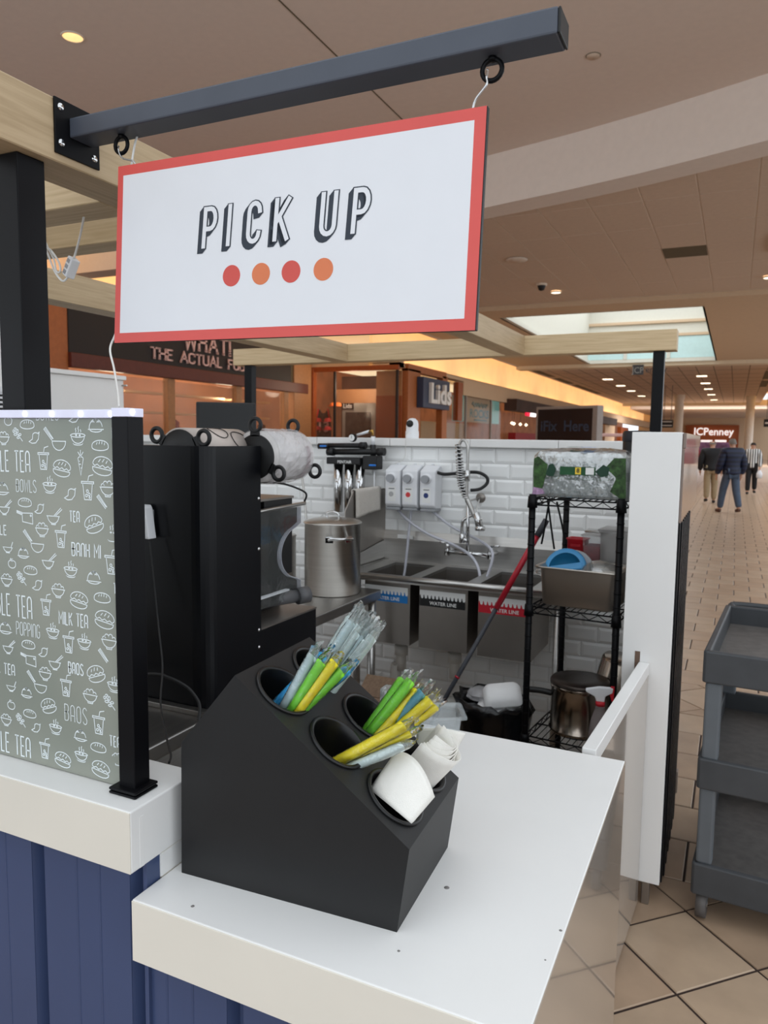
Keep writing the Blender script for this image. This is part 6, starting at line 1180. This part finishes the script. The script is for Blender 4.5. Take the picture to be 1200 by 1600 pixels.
# directional signs
def board(label, px0, py0, px1, py1, Y, m='sign_black', lines=2, cat='sign'):
    a, c = atY(px0, py1, Y), atY(px1, py0, Y); t = thing('hanging_board', label, cat, ((a.x+c.x)/2, Y, a.z)); w, h = c.x-a.x, c.z-a.z; MB().rbox(-w/2, w/2, 0, .1, 0, h, .01).build('board', m, t)
    for k in range(lines): MB().box(-w*.4, w*.4, -.01, 0, h*(.2+.5*k/max(1, lines-1) if lines > 1 else .4), h*(.32+.5*k/max(1, lines-1) if lines > 1 else .6)).build('text_line', 'letter_white', t)
    for s in (-1, 1): MB().cyl((s*w*.3, .05, h), (s*w*.3, .05, ZC-a.z), .02, 6).build('hanger', 'bezel', t)
    return t
board('black hanging direction board left of the white column', 1033, 656, 1052, 668, 40); board('black hanging direction board cut by right frame edge', 1193, 655, 1216, 667, 40, lines=1)
a, c = atY(988, 586, 28.3), atY(1006, 570, 28.3); t = thing('store_banner', 'black square banner with grey letters on the beam behind the pergola post', 'sign', ((a.x+c.x)/2, 28.3, a.z)); MB().rbox(-(c.x-a.x)/2, (c.x-a.x)/2, -.06, .02, 0, c.z-a.z, .005).build('board', 'sign_black', t)
mat('letter_grey', (120, 116, 110), .6); text_mb('JCP', .3, Matrix.Translation((.0, -.07, .15)) @ Matrix.Rotation(R(90), 4, 'X'), width=.9).build('letters', 'letter_grey', t); text_mb('enney', .3, Matrix.Translation(((c.x-a.x)/2+.42, .0, .17)) @ Matrix.Rotation(R(90), 4, 'X')).build('letters', 'sign_black', t)
t = thing('red_display', 'dark red display stand at right frame edge of the corridor', 'display', (2.05, 32, 0)); MB().rbox(-.9, 1.0, 0, .5, .75, 1.75, .02).build('panel', 'red_wall', t); MB().box(-.5, .8, -.01, 0, 1.2, 1.5).build('lettering_panel', 'letter_pink', t)
for x in (-.7, .8): MB().cyl((x, .25, 0), (x, .25, .8), .04, 8).build('leg', 'sign_black', t)
# right side cove glow
wr2 = sthing('trim_1'); MB().box(1.3, 1.4, 15.75, 58, ZC-.02, ZC+.5).build('ceiling_edge', 'ceiling_panel', wr2); MB().box(2.6, 2.7, 30, 58, 3.4, 5.0).build('cove_back', 'cove_glow', wr2); MB().box(2.4, 2.7, 30, 58, 3.0, 3.4).build('fascia', 'fascia', wr2); MB().box(1.35, 2.7, 30, 58, 5.0, 5.05).build('cove_top', 'cove_glow', wr2)
# ================================================================ people
mat('skin', (196, 150, 124), .6); mat('hair_grey', (120, 112, 104), .8); mat('hair_dark', (40, 32, 28), .8)
def skin_mesh(name, verts, edges, radii, m, parent, root=0, sub=1):
    me = bpy.data.meshes.new(name); me.from_pydata([tuple(v) for v in verts], edges, []); o = bpy.data.objects.new(name, me); C.objects.link(o); o.parent = parent; WM[o.name] = WM[parent.name]; me.materials.append(MATS[m])
    sk_ = o.modifiers.new('skin', 'SKIN'); sk_.use_smooth_shade = True
    for i, r_ in enumerate(radii): me.skin_vertices[0].data[i].radius = r_ if isinstance(r_, tuple) else (r_, r_); me.skin_vertices[0].data[i].use_root = (i == root)
    q = o.modifiers.new('sub', 'SUBSURF'); q.levels = sub; q.render_levels = sub; return o
def person(label, loc, face, H, jacket, trousers, shoes, hair, step=.0, arm=.0, wide=1., bald=False, puffy=False, stripes=False, bag=False):
    """face: heading angle of +Y local; joints in units of height"""
    t = thing('person', label, 'person', loc, face); s = H
    V = {}
    V['pel'] = (0, 0, .53); V['sp1'] = (0, .004, .61); V['sp2'] = (0, .0, .70); V['chest'] = (0, -.005, .78); V['neck'] = (0, .0, .85); V['head'] = (0, .012, .895); V['crown'] = (0, .008, .955)
    for k, sg in (('L', -1), ('R', 1)):
        st_ = step*sg; sw = arm*sg
        V['hip'+k] = (sg*.05, 0, .52); V['kn'+k] = (sg*.055, .5*st_+.02*abs(step)/.12 if step else .01, .285); V['an'+k] = (sg*.058, st_, .05 if st_ >= 0 else .075); V['toe'+k] = (sg*.066, st_+.085, .018 if st_ >= 0 else .03)
        V['sh'+k] = (sg*.10*wide, -.005, .80); V['el'+k] = (sg*.135*wide, -.012-.4*sw, .64); V['wr'+k] = (sg*.13*wide, .05-1.0*sw, .50); V['ha'+k] = (sg*.125*wide, .066-1.05*sw, .455)
    P = lambda n: Vector(V[n])*s
    def chain(names, edges, rad, nm, m, root=0): return skin_mesh(nm, [P(n) for n in names], [(names.index(a), names.index(b_)) for a, b_ in edges], [((r_[0]*s, r_[1]*s) if isinstance(r_, tuple) else r_*s) for r_ in rad], m, t, root)
    names = ['pel', 'sp1', 'sp2', 'chest', 'neck', 'head', 'crown', 'hipL', 'knL', 'anL', 'toeL', 'hipR', 'knR', 'anR', 'toeR', 'shL', 'elL', 'wrL', 'haL', 'shR', 'elR', 'wrR', 'haR']
    ed = [('pel', 'sp1'), ('sp1', 'sp2'), ('sp2', 'chest'), ('chest', 'neck'), ('neck', 'head'), ('head', 'crown')]+[(a+k, b_+k) for k in 'LR' for a, b_ in (('hip', 'kn'), ('kn', 'an'), ('an', 'toe'), ('sh', 'el'), ('el', 'wr'), ('wr', 'ha'))]+[('pel', 'hip'+k) for k in 'LR']+[('chest', 'sh'+k) for k in 'LR']
    rad = [.07, .065, .07, .07, .028, .045, .038]+[.045, .033, .022, .018]*2+[.032, .024, .017, .019]*2
    body = chain(names, ed, rad, 'body', 'skin')
    V['hem'] = (0, -.004, .485)
    jn = ['hem', 'pel', 'sp1', 'sp2', 'chest', 'neck', 'shL', 'elL', 'wrL', 'shR', 'elR', 'wrR']; je = [('hem', 'pel'), ('pel', 'sp1'), ('sp1', 'sp2'), ('sp2', 'chest'), ('chest', 'neck')]+[(a+k, b_+k) for k in 'LR' for a, b_ in (('sh', 'el'), ('el', 'wr'))]+[('chest', 'sh'+k) for k in 'LR']
    pu = 1.12 if puffy else 1.0
    ja = chain(jn, je, [(.104*wide*pu, .1*pu), (.1*wide*pu, .095*pu), (.092*wide*pu, .082*pu), (.094*wide*pu, .082*pu), (.09*wide*pu, .076*pu), .036]+[.052*pu, .046*pu, .036*pu]*2, 'jacket', jacket)
    tn = ['pel', 'hipL', 'knL', 'anL', 'hipR', 'knR', 'anR']; chain(tn, [('pel', 'hipL'), ('hipL', 'knL'), ('knL', 'anL'), ('pel', 'hipR'), ('hipR', 'knR'), ('knR', 'anR')], [.074, .064, .052, .042, .064, .052, .042], 'trousers', trousers)
    for k in 'LR':
        a, b_ = P('an'+k), P('toe'+k); z0 = max(0, b_.z-.02*s); sh = MB(); d = (b_-a); 
        skin_mesh('shoe', [a+Vector((0, -.02*s, -.022*s)), a+Vector((0, .02*s, -.022*s)), b_+Vector((0, .005*s, .004*s))], [(0, 1), (1, 2)], [.03*s, .03*s, .023*s], shoes, t)
        for f in range(5):
            w_ = P('ha'+k); dx = (f-2)*.006*s if f < 4 else 0; sg = -1 if k == 'L' else 1
            if f < 4: skin_mesh('finger', [w_+Vector((0, dx, 0)), w_+Vector((0, dx+.003*s, -.018*s)), w_+Vector((-sg*.004*s, dx+.006*s, -.032*s))], [(0, 1), (1, 2)], [.0048*s, .0044*s, .0038*s], 'skin', body, sub=0)
            else: skin_mesh('thumb', [w_+Vector((0, .012*s, .008*s)), w_+Vector((-sg*.004*s, .02*s, -.004*s)), w_+Vector((-sg*.006*s, .022*s, -.014*s))], [(0, 1), (1, 2)], [.0055*s, .005*s, .004*s], 'skin', body, sub=0)
    h = P('head'); hd = MB()
    hr = .046*s
    cap_pts = []
    for j in range(7):
        th = R(12+ (74 if not bald else 60)*j/6); 
        for k in range(16):
            a = 2*math.pi*k/16; zz = math.cos(th); yy = math.sin(th)*math.sin(a); xx = math.sin(th)*math.cos(a); drop = -.55 if yy < 0 else 0
            cap_pts.append(h+Vector((xx*.049*s, yy*.055*s-.004*s, (.022+.052*zz)*s+(drop*.05*s*(j/6)))))
    if bald: cap_pts = [p for p in cap_pts]; 
    hm = MB().add(cap_pts, [(j*16+k, j*16+(k+1) % 16, (j+1)*16+(k+1) % 16, (j+1)*16+k) for j in range(1 if not bald else 4, 6) for k in range(16)]+([tuple(range(16, 32))] if not bald else []), True); hm.build('hair', hair, t)
    fc_ = MB(); MB().lathe([(0, .012*s), (.006*s, 0), (.004*s, -.008*s), (0, -.01*s)], 8, Matrix.Translation(h+Vector((0, .048*s, .012*s)))).build('nose', 'skin', body)
    for sg in (-1, 1): MB().lathe([(0, .003*s), (.004*s, 0), (0, -.003*s)], 8, Matrix.Translation(h+Vector((sg*.016*s, .043*s, .022*s)))).build('eye', 'hair_dark', body); MB().lathe([(0, .012*s), (.006*s, 0), (0, -.012*s)], 8, Matrix.Translation(h+Vector((sg*.046*s, 0, .012*s)))).build('ear', 'skin', body)
    MB().rbox(-.012*s, .012*s, .04*s, .045*s, -.014*s, -.010*s, .001).build('mouth', 'maroon', body, world=False).location = h
    if bag:
        p = P('haL'); MB().lathe([(.0, -.16*s), (.05*s, -.14*s), (.05*s, -.06*s), (.02*s, 0), (.008*s, .01*s)], 12, Matrix.Translation(p)).build('carrier_bag', 'white_plastic', t)
    return t
mat('coat_black', (26, 26, 29), .7); mat('khaki', (158, 138, 108), .75); mat('jeans', (72, 86, 106), .75, var=.1); mat('shoe_dark', (36, 30, 28), .6); mat('shoe_brown', (84, 54, 40), .6)
def ribbed(name, base, dark, scale, axis, sharp):
    m = mat(name, base, .6, var=0); nt = m.node_tree; n = nt.nodes; tc = n.new('ShaderNodeTexCoord'); wv = n.new('ShaderNodeTexWave'); wv.bands_direction = axis; wv.inputs['Scale'].default_value = scale; wv.inputs['Distortion'].default_value = .3
    cr = n.new('ShaderNodeValToRGB'); cr.color_ramp.elements[0].color = rgb(*dark); cr.color_ramp.elements[1].color = rgb(*base); cr.color_ramp.elements[0].position = .5-sharp; cr.color_ramp.elements[1].position = .5+sharp
    nt.links.new(tc.outputs['Object'], wv.inputs['Vector']); nt.links.new(wv.outputs[0], cr.inputs[0]); nt.links.new(cr.outputs[0], n['Principled BSDF'].inputs['Base Color'])
ribbed('puffer_navy', (30, 38, 66), (18, 22, 40), 3.2, 'Z', .3); ribbed('referee_stripe', (230, 228, 224), (28, 26, 28), 4.6, 'X', .04); mat('trouser_black', (24, 22, 24), .7)
person('man in navy puffer jacket and jeans walking away down the corridor', (-.06, 18.75, 0), R(30), 1.76, 'puffer_navy', 'jeans', 'shoe_brown', 'hair_grey', step=-.13, arm=.03, wide=1.15, puffy=True)
person('man in black coat and khaki trousers walking away', (-.55, 21.6, 0), R(8), 1.72, 'coat_black', 'khaki', 'shoe_dark', 'hair_grey', step=.03, arm=.01, wide=1.2, bald=True, puffy=True)
person('person in black and white striped shirt walking towards the camera', (.5, 26.3, 0), R(180), 1.68, 'referee_stripe', 'trouser_black', 'shoe_dark', 'hair_dark', step=.05, arm=.03, bag=True)
mat('coat_blue', (44, 44, 92), .7); mat('coat_red', (150, 40, 50), .7)
person('distant person in dark clothes beside the white wall end', (-1.62, 34.4, 0), R(0), 1.68, 'coat_red', 'trouser_black', 'shoe_dark', 'hair_dark', step=.04)
